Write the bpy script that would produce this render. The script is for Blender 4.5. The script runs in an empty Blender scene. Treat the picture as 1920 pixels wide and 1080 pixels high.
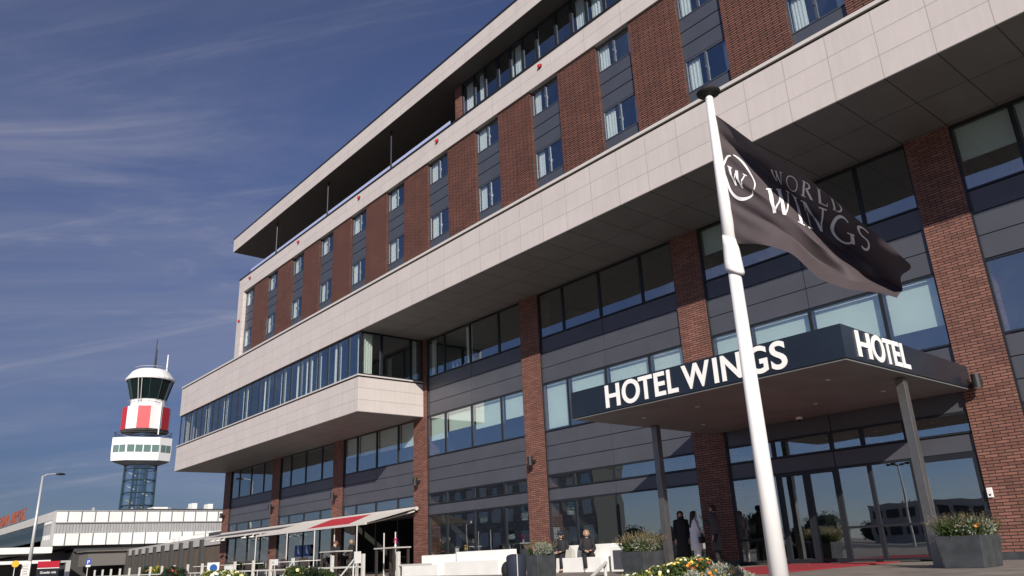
import bpy, bmesh, math, random
from mathutils import Vector, Matrix, noise
C = bpy.context.scene.collection
random.seed(7)
G = -0.58                       # ground height; the camera stands at the origin

# ------------------------------------------------------------ camera, sky, sun, exposure
cam = bpy.data.cameras.new('camera'); cam_o = bpy.data.objects.new('camera', cam); C.objects.link(cam_o)
cam.sensor_width = 36; cam.lens = 1439.4 / 1920 * 36; cam.clip_end = 5000; cam.clip_start = .05
r0 = Vector((0.6402699799676121, 0.7669269341582334, -0.0433293251150557))
r1 = Vector((-0.2783367493383839, 0.17905633660903825, -0.9436458457959174))
r2 = Vector((-0.7159490252245722, 0.6162482502878232, 0.3281083468873984))
cam_o.matrix_world = Matrix((r0, -r1, -r2)).transposed().to_4x4()
bpy.context.scene.camera = cam_o
SUN = Vector((4.5, -3.55, 2.55)).normalized()
SKY_STRENGTH = 0.05; SUN_STRENGTH = 4.6
w = bpy.data.worlds.new('World'); bpy.context.scene.world = w; w.use_nodes = True
nt = w.node_tree; N = nt.nodes; L = nt.links
bg = N['Background']
sky = N.new('ShaderNodeTexSky'); sky.sky_type = 'NISHITA'; sky.sun_disc = False
sky.sun_elevation = math.asin(SUN.z); sky.sun_rotation = math.atan2(SUN.x, SUN.y)
sky.air_density = 1.0; sky.dust_density = 0.0; sky.ozone_density = 2.0
tint = N.new('ShaderNodeMix'); tint.data_type = 'RGBA'; tint.blend_type = 'MULTIPLY'; tint.inputs[0].default_value = 1
tint.inputs[7].default_value = (0.95, 0.88, 1.02, 1)
hz = N.new('ShaderNodeMapRange'); hz.interpolation_type = 'SMOOTHSTEP'; hz.inputs['From Min'].default_value = -.02; hz.inputs['From Max'].default_value = .55
hz.inputs['To Min'].default_value = .42; hz.inputs['To Max'].default_value = 1.12
L.new(sky.outputs[0], tint.inputs[6])
tc = N.new('ShaderNodeTexCoord'); sep = N.new('ShaderNodeSeparateXYZ'); L.new(tc.outputs['Generated'], sep.inputs[0])
def mth(op, a, b=None, nodes=None, links=None):
    n = (nodes or N).new('ShaderNodeMath'); n.operation = op
    for i, v in enumerate((a, b)):
        if v is None: continue
        if isinstance(v, (int, float)): n.inputs[i].default_value = v
        else: (links or L).new(v, n.inputs[i])
    return n.outputs[0]
den = mth('ADD', mth('MAXIMUM', sep.outputs[2], 0.0), 0.16)
px = mth('DIVIDE', sep.outputs[0], den); py = mth('DIVIDE', sep.outputs[1], den)
cmb = N.new('ShaderNodeCombineXYZ'); L.new(px, cmb.inputs[0]); L.new(py, cmb.inputs[1])
def cloud(rot, sx, sy, scale, lo, hi, det=8, dist=.6, off=0):
    mp = N.new('ShaderNodeMapping'); mp.vector_type = 'TEXTURE'; mp.inputs['Rotation'].default_value = (0, 0, rot); mp.inputs['Scale'].default_value = (sx, sy, 1)
    mp.inputs['Location'].default_value = (off, off * .7, 0)
    L.new(cmb.outputs[0], mp.inputs[0])
    ns = N.new('ShaderNodeTexNoise'); ns.inputs['Scale'].default_value = scale; ns.inputs['Detail'].default_value = det
    ns.inputs['Roughness'].default_value = .62; ns.inputs['Distortion'].default_value = dist
    L.new(mp.outputs[0], ns.inputs['Vector'])
    mr = N.new('ShaderNodeMapRange'); mr.inputs['From Min'].default_value = lo; mr.inputs['From Max'].default_value = hi
    mr.interpolation_type = 'SMOOTHSTEP'
    L.new(ns.outputs['Fac'], mr.inputs['Value']); return mr.outputs[0]
rot = math.radians(50)
c1 = cloud(rot + .10, 1.5, .50, 1.7, .49, .76, det=12, off=1.3, dist=1.1)
c2 = cloud(rot - .16, 3.2, .26, 1.2, .54, .76, det=12, off=4.6, dist=.7)
c3 = cloud(rot, 1.8, 1.0, .75, .40, .68, det=9, off=8.2, dist=.9)
cs = mth('ADD', mth('MULTIPLY', mth('MULTIPLY', c1, c3), 1.1), mth('MULTIPLY', c2, .55))
cs = mth('MINIMUM', mth('ADD', cs, mth('MULTIPLY', c3, .52)), 1.0)
cm = N.new('ShaderNodeMix'); cm.data_type = 'RGBA'; cm.inputs[7].default_value = (6.6, 6.6, 8.0, 1)
L.new(sep.outputs[2], hz.inputs['Value'])
hv = N.new('ShaderNodeVectorMath'); hv.operation = 'SCALE'; 
lt = N.new('ShaderNodeMapRange'); lt.interpolation_type = 'SMOOTHSTEP'; lt.inputs['From Max'].default_value = .35; L.new(sep.outputs[2], lt.inputs['Value'])
lc = N.new('ShaderNodeMix'); lc.data_type = 'RGBA'; lc.inputs[6].default_value = (.76, .86, 1.30, 1); lc.inputs[7].default_value = (.93, .84, 1.10, 1); L.new(lt.outputs[0], lc.inputs[0]); L.new(lc.outputs[2], tint.inputs[7])
L.new(tint.outputs[2], hv.inputs[0])
sw_ = N.new('ShaderNodeMapRange'); sw_.interpolation_type = 'SMOOTHSTEP'; sw_.inputs['From Min'].default_value = -.15; sw_.inputs['From Max'].default_value = -.6   # the sky is paler towards the sun's side
L.new(sep.outputs[1], sw_.inputs['Value'])
hf = N.new('ShaderNodeMix'); L.new(sw_.outputs[0], hf.inputs[0]); L.new(hz.outputs[0], hf.inputs[2]); hf.inputs[3].default_value = 1.15; L.new(hf.outputs[0], hv.inputs['Scale'])
L.new(mth('MULTIPLY', cs, .46), cm.inputs[0]); L.new(hv.outputs[0], cm.inputs[6])
L.new(cm.outputs[2], bg.inputs[0]); bg.inputs[1].default_value = SKY_STRENGTH
sl = bpy.data.lights.new('sun', 'SUN'); sl.energy = SUN_STRENGTH; sl.angle = math.radians(.5); sl.color = (1, .93, .84)
so = bpy.data.objects.new('sun', sl); C.objects.link(so); so.rotation_euler = SUN.to_track_quat('Z', 'Y').to_euler()
vs = bpy.context.scene.view_settings; vs.view_transform = 'Standard'; vs.look = 'None'; vs.exposure = 0.25; vs.gamma = 1
bpy.context.scene.cycles.max_bounces = 8

# ------------------------------------------------------------ materials
def mat(name, col, rough=.6, metal=0, noise_amt=0, noise_scale=3, spec=.5, bump=0, bump_scale=30, emit=None):
    m = bpy.data.materials.new(name); m.use_nodes = True; t = m.node_tree; b = t.nodes['Principled BSDF']
    b.inputs['Base Color'].default_value = (*col, 1); b.inputs['Roughness'].default_value = rough; b.inputs['Metallic'].default_value = metal
    b.inputs['Specular IOR Level'].default_value = spec
    if noise_amt or bump:
        g = t.nodes.new('ShaderNodeNewGeometry')
    if noise_amt:
        ns = t.nodes.new('ShaderNodeTexNoise'); ns.inputs['Scale'].default_value = noise_scale; ns.inputs['Detail'].default_value = 6
        t.links.new(g.outputs['Position'], ns.inputs['Vector'])
        mr = t.nodes.new('ShaderNodeMapRange'); mr.inputs['From Min'].default_value = .3; mr.inputs['From Max'].default_value = .7
        mr.inputs['To Min'].default_value = 1 - noise_amt; mr.inputs['To Max'].default_value = 1 + noise_amt
        t.links.new(ns.outputs['Fac'], mr.inputs['Value'])
        mx = t.nodes.new('ShaderNodeVectorMath'); mx.operation = 'SCALE'; mx.inputs[0].default_value = col
        t.links.new(mr.outputs[0], mx.inputs['Scale']); t.links.new(mx.outputs[0], b.inputs['Base Color'])
    if bump:
        n2 = t.nodes.new('ShaderNodeTexNoise'); n2.inputs['Scale'].default_value = bump_scale; n2.inputs['Detail'].default_value = 4
        t.links.new(g.outputs['Position'], n2.inputs['Vector'])
        bp = t.nodes.new('ShaderNodeBump'); bp.inputs['Strength'].default_value = bump; bp.inputs['Distance'].default_value = .02
        t.links.new(n2.outputs['Fac'], bp.inputs['Height']); t.links.new(bp.outputs[0], b.inputs['Normal'])
    return m
def grid_mat(name, c1, c2, cm_, bw, rh, ms, off, z0=0, x0=0, rough=.7, bumpd=.01, var=.12, horiz=False, smooth=.1, spec=.5, streak=0):
    """courses laid out in metres on the real wall: bricks, cladding panels, soffit boards, paving"""
    m = bpy.data.materials.new(name); m.use_nodes = True; t = m.node_tree; n = t.nodes; l = t.links; b = n['Principled BSDF']
    g = n.new('ShaderNodeNewGeometry'); s = n.new('ShaderNodeSeparateXYZ'); l.new(g.outputs['Position'], s.inputs[0])
    cb = n.new('ShaderNodeCombineXYZ')
    if horiz:
        l.new(mth('ADD', s.outputs[0], 400 * bw - x0, n, l), cb.inputs[0]); l.new(mth('ADD', s.outputs[1], 400 * rh - z0, n, l), cb.inputs[1])
    else:
        l.new(mth('ADD', mth('ADD', s.outputs[0], s.outputs[1], n, l), 400 * bw - x0, n, l), cb.inputs[0])
        l.new(mth('ADD', s.outputs[2], 400 * rh - z0, n, l), cb.inputs[1])
    br = n.new('ShaderNodeTexBrick'); l.new(cb.outputs[0], br.inputs['Vector'])
    br.inputs['Color1'].default_value = (*c1, 1); br.inputs['Color2'].default_value = (*c2, 1); br.inputs['Mortar'].default_value = (*cm_, 1)
    br.inputs['Scale'].default_value = 1; br.inputs['Mortar Size'].default_value = ms; br.inputs['Mortar Smooth'].default_value = smooth
    br.inputs['Brick Width'].default_value = bw; br.inputs['Row Height'].default_value = rh; br.offset = off; br.inputs['Bias'].default_value = 0
    ns = n.new('ShaderNodeTexNoise'); ns.inputs['Scale'].default_value = 1.3; ns.inputs['Detail'].default_value = 7; l.new(g.outputs['Position'], ns.inputs['Vector'])
    mr = n.new('ShaderNodeMapRange'); mr.inputs['From Min'].default_value = .3; mr.inputs['From Max'].default_value = .7
    mr.inputs['To Min'].default_value = 1 - var; mr.inputs['To Max'].default_value = 1 + var; l.new(ns.outputs['Fac'], mr.inputs['Value'])
    vm = n.new('ShaderNodeVectorMath'); vm.operation = 'SCALE'; l.new(br.outputs['Color'], vm.inputs[0]); l.new(mr.outputs[0], vm.inputs['Scale'])
    if streak:
        mp = n.new('ShaderNodeMapping'); mp.inputs['Scale'].default_value = (5, 5, .35); l.new(g.outputs['Position'], mp.inputs[0])
        n3 = n.new('ShaderNodeTexNoise'); n3.inputs['Scale'].default_value = 1.5; n3.inputs['Detail'].default_value = 5; l.new(mp.outputs[0], n3.inputs['Vector'])
        m3 = n.new('ShaderNodeMapRange'); m3.inputs['From Min'].default_value = .35; m3.inputs['From Max'].default_value = .7; m3.inputs['To Min'].default_value = 1 + streak * .4; m3.inputs['To Max'].default_value = 1 - streak
        l.new(n3.outputs['Fac'], m3.inputs['Value']); v2 = n.new('ShaderNodeVectorMath'); v2.operation = 'SCALE'; l.new(vm.outputs[0], v2.inputs[0]); l.new(m3.outputs[0], v2.inputs['Scale']); vm = v2
    l.new(vm.outputs[0], b.inputs['Base Color']); b.inputs['Roughness'].default_value = rough; b.inputs['Specular IOR Level'].default_value = spec
    bp = n.new('ShaderNodeBump'); bp.invert = True; bp.inputs['Distance'].default_value = bumpd; bp.inputs['Strength'].default_value = .9
    l.new(br.outputs['Fac'], bp.inputs['Height']); l.new(bp.outputs[0], b.inputs['Normal'])
    return m
def glass_mat(name, tintc, ior=2.0, wav=.0, gloss=(.9, .95, 1)):
    m = bpy.data.materials.new(name); m.use_nodes = True; t = m.node_tree; n = t.nodes; l = t.links
    n.remove(n['Principled BSDF']); out = n['Material Output']
    tr = n.new('ShaderNodeBsdfTransparent'); tr.inputs[0].default_value = (*tintc, 1)
    gl = n.new('ShaderNodeBsdfGlossy'); gl.inputs['Roughness'].default_value = 0.0; gl.inputs['Color'].default_value = (*gloss, 1)
    fr = n.new('ShaderNodeFresnel'); fr.inputs['IOR'].default_value = ior
    gb = n.new('ShaderNodeNewGeometry'); fac = mth('MULTIPLY', fr.outputs[0], mth('SUBTRACT', 1.0, gb.outputs['Backfacing'], n, l), n, l)
    mx = n.new('ShaderNodeMixShader'); l.new(fac, mx.inputs[0]); l.new(tr.outputs[0], mx.inputs[1]); l.new(gl.outputs[0], mx.inputs[2])
    if wav:
        g = n.new('ShaderNodeNewGeometry'); ns = n.new('ShaderNodeTexNoise'); ns.inputs['Scale'].default_value = .9; ns.inputs['Detail'].default_value = 1
        l.new(g.outputs['Position'], ns.inputs['Vector'])
        bp = n.new('ShaderNodeBump'); bp.inputs['Strength'].default_value = wav; bp.inputs['Distance'].default_value = .02
        l.new(ns.outputs['Fac'], bp.inputs['Height']); l.new(bp.outputs[0], gl.inputs['Normal'])
    l.new(mx.outputs[0], out.inputs[0]); return m
def curtain_mat(name, col, freq=9):
    m = mat(name, col, .9); t = m.node_tree; n = t.nodes; l = t.links; b = n['Principled BSDF']
    tl = n.new('ShaderNodeBsdfTranslucent'); tl.inputs[0].default_value = (*col, 1)
    mx = n.new('ShaderNodeMixShader'); mx.inputs[0].default_value = .25
    l.new(b.outputs[0], mx.inputs[1]); l.new(tl.outputs[0], mx.inputs[2]); l.new(mx.outputs[0], n['Material Output'].inputs[0]); return m

BR = grid_mat('red_brick', (.165, .070, .052), (.265, .118, .088), (.022, .015, .013), .30, .071, .010, .5, bumpd=.02, streak=.10)
BRU = grid_mat('upper_red_brick', (.160, .060, .040), (.225, .088, .061), (.012, .007, .006), .42, .071, .018, .5, bumpd=.03, streak=.12)
BAND = grid_mat('stone_band_panel', (.525, .475, .455), (.555, .503, .483), (.36, .33, .31), 1.167, .6167, .010, 0, z0=9.95, x0=-5.8 + 16.55, rough=.55, var=.03, bumpd=.004, streak=.04)
BAND2 = grid_mat('stone_band_upper', (.53, .48, .46), (.56, .508, .488), (.38, .35, .33), 1.67, .475, .009, 0, z0=16.05, x0=0, rough=.55, var=.03, bumpd=.004, streak=.04)
BANDL = grid_mat('stone_band_low', (.525, .475, .455), (.555, .503, .483), (.37, .34, .32), 1.167, .53, .010, 0, z0=6.26, x0=-5.8 + 16.55, rough=.55, var=.03, bumpd=.004, streak=.04)
BANDR = grid_mat('stone_band_side', (.525, .475, .455), (.555, .503, .483), (.37, .34, .32), 8, .53, .010, 0, z0=6.26, x0=-17, rough=.55, var=.03, bumpd=.004, streak=.04)
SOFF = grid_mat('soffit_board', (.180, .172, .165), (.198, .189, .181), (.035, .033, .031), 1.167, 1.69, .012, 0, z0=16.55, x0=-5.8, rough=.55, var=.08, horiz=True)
PANEL = mat('grey_metal_cladding', (.098, .101, .120), .42, .35, .07, 1.2)
PANELU = mat('blue_grey_cladding', (.085, .095, .120), .40, .35, .06, 1.2)
FRAME = mat('dark_frame_metal', (.032, .036, .044), .4, .5)
COPE = mat('pale_coping_metal', (.62, .58, .55), .4, .1)
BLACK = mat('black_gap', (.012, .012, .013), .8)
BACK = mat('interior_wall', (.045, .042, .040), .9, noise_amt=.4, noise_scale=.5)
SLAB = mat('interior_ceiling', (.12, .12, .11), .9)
GLASS = glass_mat('facade_glass', (.94, .98, .965), 1.85, .12)
GLASSB = glass_mat('blue_coated_glass', (.95, .98, .98), 3.3, .06, (.80, .92, 1))
BLIND = mat('pale_roller_blind', (.76, .84, .80), .85)
CURT = mat('white_curtain', (.86, .88, .85), .9)
DARKF = mat('canopy_dark_metal', (.020, .027, .040), .28, .3, .2, .8, spec=.6)
CSOFF = mat('canopy_soffit', (.165, .170, .170), .6, noise_amt=.12, noise_scale=1)
STEEL = mat('brushed_steel_post', (.22, .21, .20), .38, .8, .1, 4)
LETT = mat('white_sign_letter', (.88, .87, .84), .45)
LETS = mat('letter_side', (.35, .34, .32), .5)
WHITE = mat('white_paint', (.80, .79, .76), .4, noise_amt=.04, noise_scale=3)
BENCH = mat('white_bench_composite', (.82, .81, .77), .5, noise_amt=.05, noise_scale=2)
PLANT = mat('dark_planter_zinc', (.060, .066, .072), .5, .3, .25, 5, bump=.1, bump_scale=8)
LAMPM = mat('lamp_dark_metal', (.03, .03, .032), .45, .4)
REDL = mat('red_lamp_plastic', (.62, .02, .03), .35)
POLEM = mat('white_mast', (.84, .83, .82), .3, noise_amt=.03, noise_scale=4)
def leafm(n, c, rough=.6):
    m = mat(n, c, rough, noise_amt=.35, noise_scale=25); t = m.node_tree
    b = t.nodes['Principled BSDF']; tl = t.nodes.new('ShaderNodeBsdfTranslucent'); tl.inputs[0].default_value = (c[0] * 1.2, c[1] * 1.3, c[2] * .7, 1)
    mx = t.nodes.new('ShaderNodeMixShader'); mx.inputs[0].default_value = .3
    t.links.new(b.outputs[0], mx.inputs[1]); t.links.new(tl.outputs[0], mx.inputs[2]); t.links.new(mx.outputs[0], t.nodes['Material Output'].inputs[0]); return m
LEAF = leafm('leaf_green', (.055, .09, .025)); LEAFY = leafm('leaf_yellow_green', (.17, .20, .035)); LEAFS = leafm('leaf_silver', (.34, .36, .30))
LEAFD = leafm('leaf_dark', (.025, .04, .02)); STRAW = leafm('seed_head_straw', (.30, .24, .15))
PYEL = mat('petal_yellow', (.80, .60, .10), .6); PORG = mat('petal_orange', (.80, .32, .05), .6); PWHI = mat('petal_white', (.84, .82, .72), .6)
PCRE = mat('petal_cream', (.80, .76, .40), .6); PRED = mat('petal_red', (.55, .08, .04), .6); PPINK = mat('petal_pink', (.70, .08, .25), .5)

# ------------------------------------------------------------ mesh helpers
class MB:
    def __init__(s): s.v = []; s.f = []; s.m = []
    def add(s, vs, fs, mi=0):
        o = len(s.v); s.v += [Vector(p) for p in vs]; s.f += [tuple(i + o for i in f) for f in fs]; s.m += [mi] * len(fs); return s
    def box(s, x0, x1, y0, y1, z0, z1, mi=0):
        v = [(x, y, z) for z in (z0, z1) for y in (y0, y1) for x in (x0, x1)]
        return s.add(v, [(0, 2, 3, 1), (4, 5, 7, 6), (0, 1, 5, 4), (2, 6, 7, 3), (0, 4, 6, 2), (1, 3, 7, 5)], mi)
    def hexa(s, p, mi=0):       # 8 points: bottom ring then top ring, both anticlockwise from above
        return s.add(p, [(3, 2, 1, 0), (4, 5, 6, 7), (0, 1, 5, 4), (1, 2, 6, 5), (2, 3, 7, 6), (3, 0, 4, 7)], mi)
    def tube(s, pts, rad, n=8, mi=0, caps=True, sx=1):
        pts = [Vector(p) for p in pts]; k = len(pts)
        if not hasattr(rad, '__len__'): rad = [rad] * k
        o = len(s.v); t0 = None
        for i, p in enumerate(pts):
            t = (pts[min(i + 1, k - 1)] - pts[max(i - 1, 0)]).normalized()
            a = t.cross(Vector((0, 0, 1)) if abs(t.z) < .95 else Vector((1, 0, 0))).normalized()
            if t0 is not None and a.dot(t0) < 0: a = -a
            t0 = a; b = t.cross(a)
            for j in range(n):
                q = 2 * math.pi * j / n; s.v.append(p + (a * math.cos(q) * sx + b * math.sin(q)) * rad[i])
        for i in range(k - 1):
            for j in range(n):
                s.f.append((o + i * n + j, o + i * n + (j + 1) % n, o + (i + 1) * n + (j + 1) % n, o + (i + 1) * n + j)); s.m.append(mi)
        if caps:
            s.f.append(tuple(o + j for j in range(n))[::-1]); s.f.append(tuple(o + (k - 1) * n + j for j in range(n))); s.m += [mi, mi]
        return s
    def rings(s, rings, mi=0, caps=True):   # list of equal-length rings of points
        o = len(s.v); n = len(rings[0])
        for r in rings: s.v += [Vector(p) for p in r]
        for i in range(len(rings) - 1):
            for j in range(n):
                s.f.append((o + i * n + j, o + i * n + (j + 1) % n, o + (i + 1) * n + (j + 1) % n, o + (i + 1) * n + j)); s.m.append(mi)
        if caps:
            s.f.append(tuple(o + j for j in range(n))[::-1]); s.f.append(tuple(o + (len(rings) - 1) * n + j for j in range(n))); s.m += [mi, mi]
        return s
    def lathe(s, c, prof, n=24, mi=0):
        c = Vector(c); return s.rings([[c + Vector((r * math.cos(2 * math.pi * j / n), r * math.sin(2 * math.pi * j / n), z)) for j in range(n)] for r, z in prof], mi)
    def ell(s, c, r, n=10, k=7, mi=0):
        c = Vector(c)
        return s.rings([[c + Vector((r[0] * math.sin(a) * math.cos(2 * math.pi * j / n), r[1] * math.sin(a) * math.sin(2 * math.pi * j / n), -r[2] * math.cos(a))) for j in range(n)]
                        for a in [math.pi * (i + .15) / (k + .3) for i in range(k + 1)]], mi)
    def leaf(s, p, d, wd, up, mi=0):        # one pointed leaf as two triangles with a fold
        p = Vector(p); d = Vector(d); sd = d.cross(up); sd = sd.normalized() * wd if sd.length > 1e-6 else Vector((wd, 0, 0))
        m = p + d * .5; return s.add([p, m + sd, p + d, m - sd], [(0, 1, 2, 3)], mi)
    def build(s, name, mats, parent=None, smooth=False, bevel=0, solid=0):
        me = bpy.data.meshes.new(name); off = parent_origin(parent)
        me.from_pydata([tuple(v - off) for v in s.v], [], s.f); me.update()
        if not isinstance(mats, (list, tuple)): mats = [mats]
        for m in mats: me.materials.append(m)
        for p, i in zip(me.polygons, s.m): p.material_index = i; p.use_smooth = smooth
        o = bpy.data.objects.new(name, me); C.objects.link(o)
        if parent is not None: o.parent = parent
        if bevel:
            b = o.modifiers.new('bevel', 'BEVEL'); b.width = bevel; b.segments = 2; b.limit_method = 'ANGLE'
        return o
ORIG = {}
def parent_origin(p):
    while p is not None:
        if p.name in ORIG: return ORIG[p.name]
        p = p.parent
    return Vector((0, 0, 0))
def tag(o, label=None, cat=None, group=None, kind=None):
    if label: o['label'] = label
    if cat: o['category'] = cat
    if group: o['group'] = group
    if kind: o['kind'] = kind
    return o
def empty(name, loc, label, cat, group=None):
    o = bpy.data.objects.new(name, None); C.objects.link(o); o.location = loc; o.empty_display_size = .2
    ORIG[o.name] = Vector(loc); return tag(o, label, cat, group)
def rotz(o, a): o.rotation_euler = (0, 0, a); return o
def copy_tree(o, parent=None, loc=None, rz=None, label=None):
    c = o.copy(); C.objects.link(c)
    if parent is not None: c.parent = parent
    if loc is not None: c.location = loc
    if rz is not None: c.rotation_euler = (0, 0, rz)
    if label: c['label'] = label
    for ch in list(o.children): copy_tree(ch, c)
    return c
def text_mesh(ch, offset=0.0, extrude=0.0, shear=0):
    cu = bpy.data.curves.new('glyph', 'FONT'); cu.body = ch; cu.size = 1; cu.offset = offset; cu.extrude = extrude; cu.resolution_u = 6; cu.shear = shear
    o = bpy.data.objects.new('glyph', cu); C.objects.link(o)
    dg = bpy.context.evaluated_depsgraph_get(); dg.update()
    me = o.evaluated_get(dg).to_mesh(); v = [Vector(x.co) for x in me.vertices]; f = [tuple(p.vertices) for p in me.polygons]
    bpy.data.objects.remove(o); bpy.data.curves.remove(cu); return v, f
def glyph(ch, offset, extrude, fit, origin, ax, ay, an):
    """glyph fitted to width x height, laid out along ax, ay with normal an; returns MB"""
    v, f = text_mesh(ch, offset, extrude)
    xs = [p.x for p in v]; ys = [p.y for p in v]; x0, x1, y0, y1 = min(xs), max(xs), min(ys), max(ys)
    m = MB(); o = Vector(origin); ax = Vector(ax); ay = Vector(ay); an = Vector(an)
    m.add([o + ax * ((p.x - x0) / max(x1 - x0, 1e-5) * fit[0]) + ay * ((p.y - y0) / max(y1 - y0, 1e-5) * fit[1]) + an * p.z for p in v], f); return m
def text_line(body, size, origin, ax, ay, an, offset=0.0, extrude=.004):
    v, f = text_mesh(body, offset, extrude); m = MB(); o = Vector(origin); ax = Vector(ax); ay = Vector(ay); an = Vector(an)
    m.add([o + (ax * p.x + ay * p.y) * size + an * p.z for p in v], f); return m

# ------------------------------------------------------------ ground
GR = grid_mat('paving_stone', (.22, .185, .16), (.25, .21, .18), (.12, .10, .09), .6, .6, .008, .5, rough=.85, var=.22, horiz=True, bumpd=.004)
tag(MB().box(-900, 900, -900, 900, G - .2, G).build('ground', GR), kind='structure')
ASPH = mat('asphalt', (.05, .05, .052), .9, noise_amt=.2, noise_scale=6)
tag(MB().box(-125, 200, -30, -7, G + .002, G + .006).build('road', ASPH), kind='structure')
CARP = mat('red_carpet', (.32, .012, .022), .95, noise_amt=.15, noise_scale=14)
tag(MB().box(-12.3, -9.2, 14.3, 20.0, G + .004, G + .022).build('entrance_carpet', CARP, bevel=.004), 'red carpet leading to the glass entrance doors', 'carpet')

# ------------------------------------------------------------ hotel
H = empty('hotel_building', (-25, 20, G), 'modern brick and pale stone panelled hotel with long overhanging upper storeys', 'building')
XL = lambda k: -54.75 + 7.97 * k
CW = 1.12
YG = 20.12
for k in range(0, 8):
    top = 6.24 if k < 3 else 9.93
    m = MB(); x0 = XL(k)
    m.box(x0, x0 + CW, 20.0, 20.7, G + .16, top).box(x0 - .01, x0 + CW + .01, 19.985, 20.69, G, G + .16, 1)
    m.build('brick_column', [BR, BLACK if k < 0 else PLANT], H)
def frame(m, x0, x1, z0, z1, y, fw=.055, d=.07, mi=0):
    m.box(x0, x0 + fw, y - d, y, z0, z1, mi).box(x1 - fw, x1, y - d, y, z0, z1, mi)
    m.box(x0 + fw, x1 - fw, y - d, y, z0, z0 + fw, mi).box(x0 + fw, x1 - fw, y - d, y, z1 - fw, z1, mi)
def folds(m, x0, x1, z0, z1, y, amp=.03, per=.11):
    n = max(4, int((x1 - x0) / per * 4)); top = []; bot = []
    for i in range(n + 1):
        x = x0 + (x1 - x0) * i / n; ph = 2 * math.pi * x / per + 1.5 * math.sin(x * 9)
        yy = y + amp * math.sin(ph); top.append((x, yy, z1)); bot.append((x + random.uniform(-.006, .006), yy + amp * .3 * math.sin(ph * .7), z0))
    m.add(bot + top, [(i, i + 1, n + 2 + i, n + 1 + i) for i in range(n)])
def window(name, x0, x1, z0, z1, y, glass=GLASS, fw=.05, blind=None, curt=None, rail=None, parent=None, fm=FRAME):
    g = .003; m = MB(); frame(m, x0 + g, x1 - g, z0 + g, z1 - g, y, fw)
    if rail: m.box(x0 + g + fw, x1 - g - fw, y - .065, y - .005, rail - .03, rail + .03)
    o = m.build(name, fm, parent or H)
    MB().box(x0 + fw - .01, x1 - fw + .01, y - .035, y - .029, z0 + fw - .01, z1 - fw + .01).build('pane', glass, o)
    if blind is not None:
        b = MB().box(x0 + fw + .02, x1 - fw - .02, y + .11, y + .115, blind, z1 - .02)
        b.build('blind', BLIND, o)
    for (a, b_) in (curt or []):
        c = MB(); folds(c, a, b_, z0 + .02, z1 - .03, y + .16); c.build('curtain', CURT, o, smooth=True)
    return o
def panels(name, x0, x1, zs, y, m_, split=None, g=.012):
    xs = [x0] + (split or []) + [x1]
    for a, b in zip(xs, xs[1:]):
        for c, d in zip(zs, zs[1:]):
            MB().box(a + g, b - g, y - .03, y + .02, c + g, d - g).build(name, m_, H)
SP = [0, 1.4, 3.37, 5.4, 6.85]
R = random.Random(4)
blB = {0: [None] * 4, 1: [None] * 4, 2: [5.25, 5.2, 5.15, 5.1], 3: [5.1, 5.35, 5.15, 5.25], 4: [4.5, 5.3, 5.35, 5.2], 5: [5.0, 4.95, 5.0, 4.95], 6: [None, 5.1, 5.1, 5.1]}
blA = {3: [None] * 4, 4: [None] * 4, 5: [9.0, 8.95, None, None], 6: [8.93, 8.93, 8.93, 8.93]}
for k in range(0, 7):
    x0 = XL(k) + CW; xs = [x0 + s for s in SP]
    y = YG
    if k >= 3:
        for j in range(4):
            cu = None
            if k == 3 and j in (0, 1): cu = [(xs[j] + .1, xs[j] + .45)] if j == 0 else [(xs[j + 1] - .5, xs[j + 1] - .08)]
            window('upper_lobby_window', xs[j], xs[j + 1], 8.05, 9.88, y, blind=blA[k][j], curt=cu)
        panels('cladding_panel', x0, xs[4], [6.86, 7.46, 8.05], y, PANEL, [xs[2]])
        panels('cladding_panel', x0, xs[4], [6.26, 6.86], y, PANEL, [xs[2]])
    for j in range(4):
        window('mezzanine_window', xs[j], xs[j + 1], 4.37, 6.24, y, blind=blB[k][j], glass=GLASS)
    panels('cladding_panel', x0, xs[4], [2.77, 3.30, 3.83, 4.37], y, PANEL, [xs[2]])
    if k != 5:
        for j in range(4):
            window('transom_window', xs[j], xs[j + 1], 2.25, 2.77, y)
            if k == 2 and j >= 1:
                m = MB(); frame(m, xs[j] + .003, xs[j + 1] - .003, G + .053, 1.827, y, .045); m.build('open_folding_door', FRAME, H)
            else: window('ground_floor_window', xs[j], xs[j + 1], G + .05, 1.83, y, fw=.045)
        panels('lintel_panel', x0, xs[4], [1.83, 2.25], y, PANEL, [xs[2]])
    else:
        e = [x0, -12.21, -10.46, -9.6, -8.47, xs[4]]
        for a, b in zip(e, e[1:]): window('transom_window', a, b, 2.25, 2.77, y)
        panels('lintel_panel', x0, xs[4], [1.83, 2.25], y, PANEL, [-10.46, -8.47])
        window('ground_floor_window', x0, -12.21, G + .05, 1.83, y, rail=.1)
        for a, b in ((-12.21, -11.34), (-11.34, -10.46)):
            o = window('sliding_door', a, b, G + .03, 1.83, y, fw=.10)
        for a, b in ((-10.46, -9.56), (-9.56, -8.47)):
            window('ground_floor_window', a, b, G + .05, 1.83, y, rail=.29)
        o = window('swing_door', -8.47, xs[4], G + .03, 1.83, y, fw=.14)
        hd = MB(); hd.tube([(-8.24, y - .16, G + .5), (-8.24, y - .16, G + 1.9)], .018); hd.box(-8.25, -8.23, y - .155, y - .07, G + .6, G + .63); hd.box(-8.25, -8.23, y - .155, y - .07, G + 1.75, G + 1.78)
        hd.build('door_handle', COPE, o)
    # steel jambs beside the columns
    MB().box(x0 + .003, x0 + .05, y - .10, y - .074, G, 9.85 if k >= 3 else 6.2).build('jamb', FRAME, H)
XE = XL(7) + 2
w_ = MB()
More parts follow.
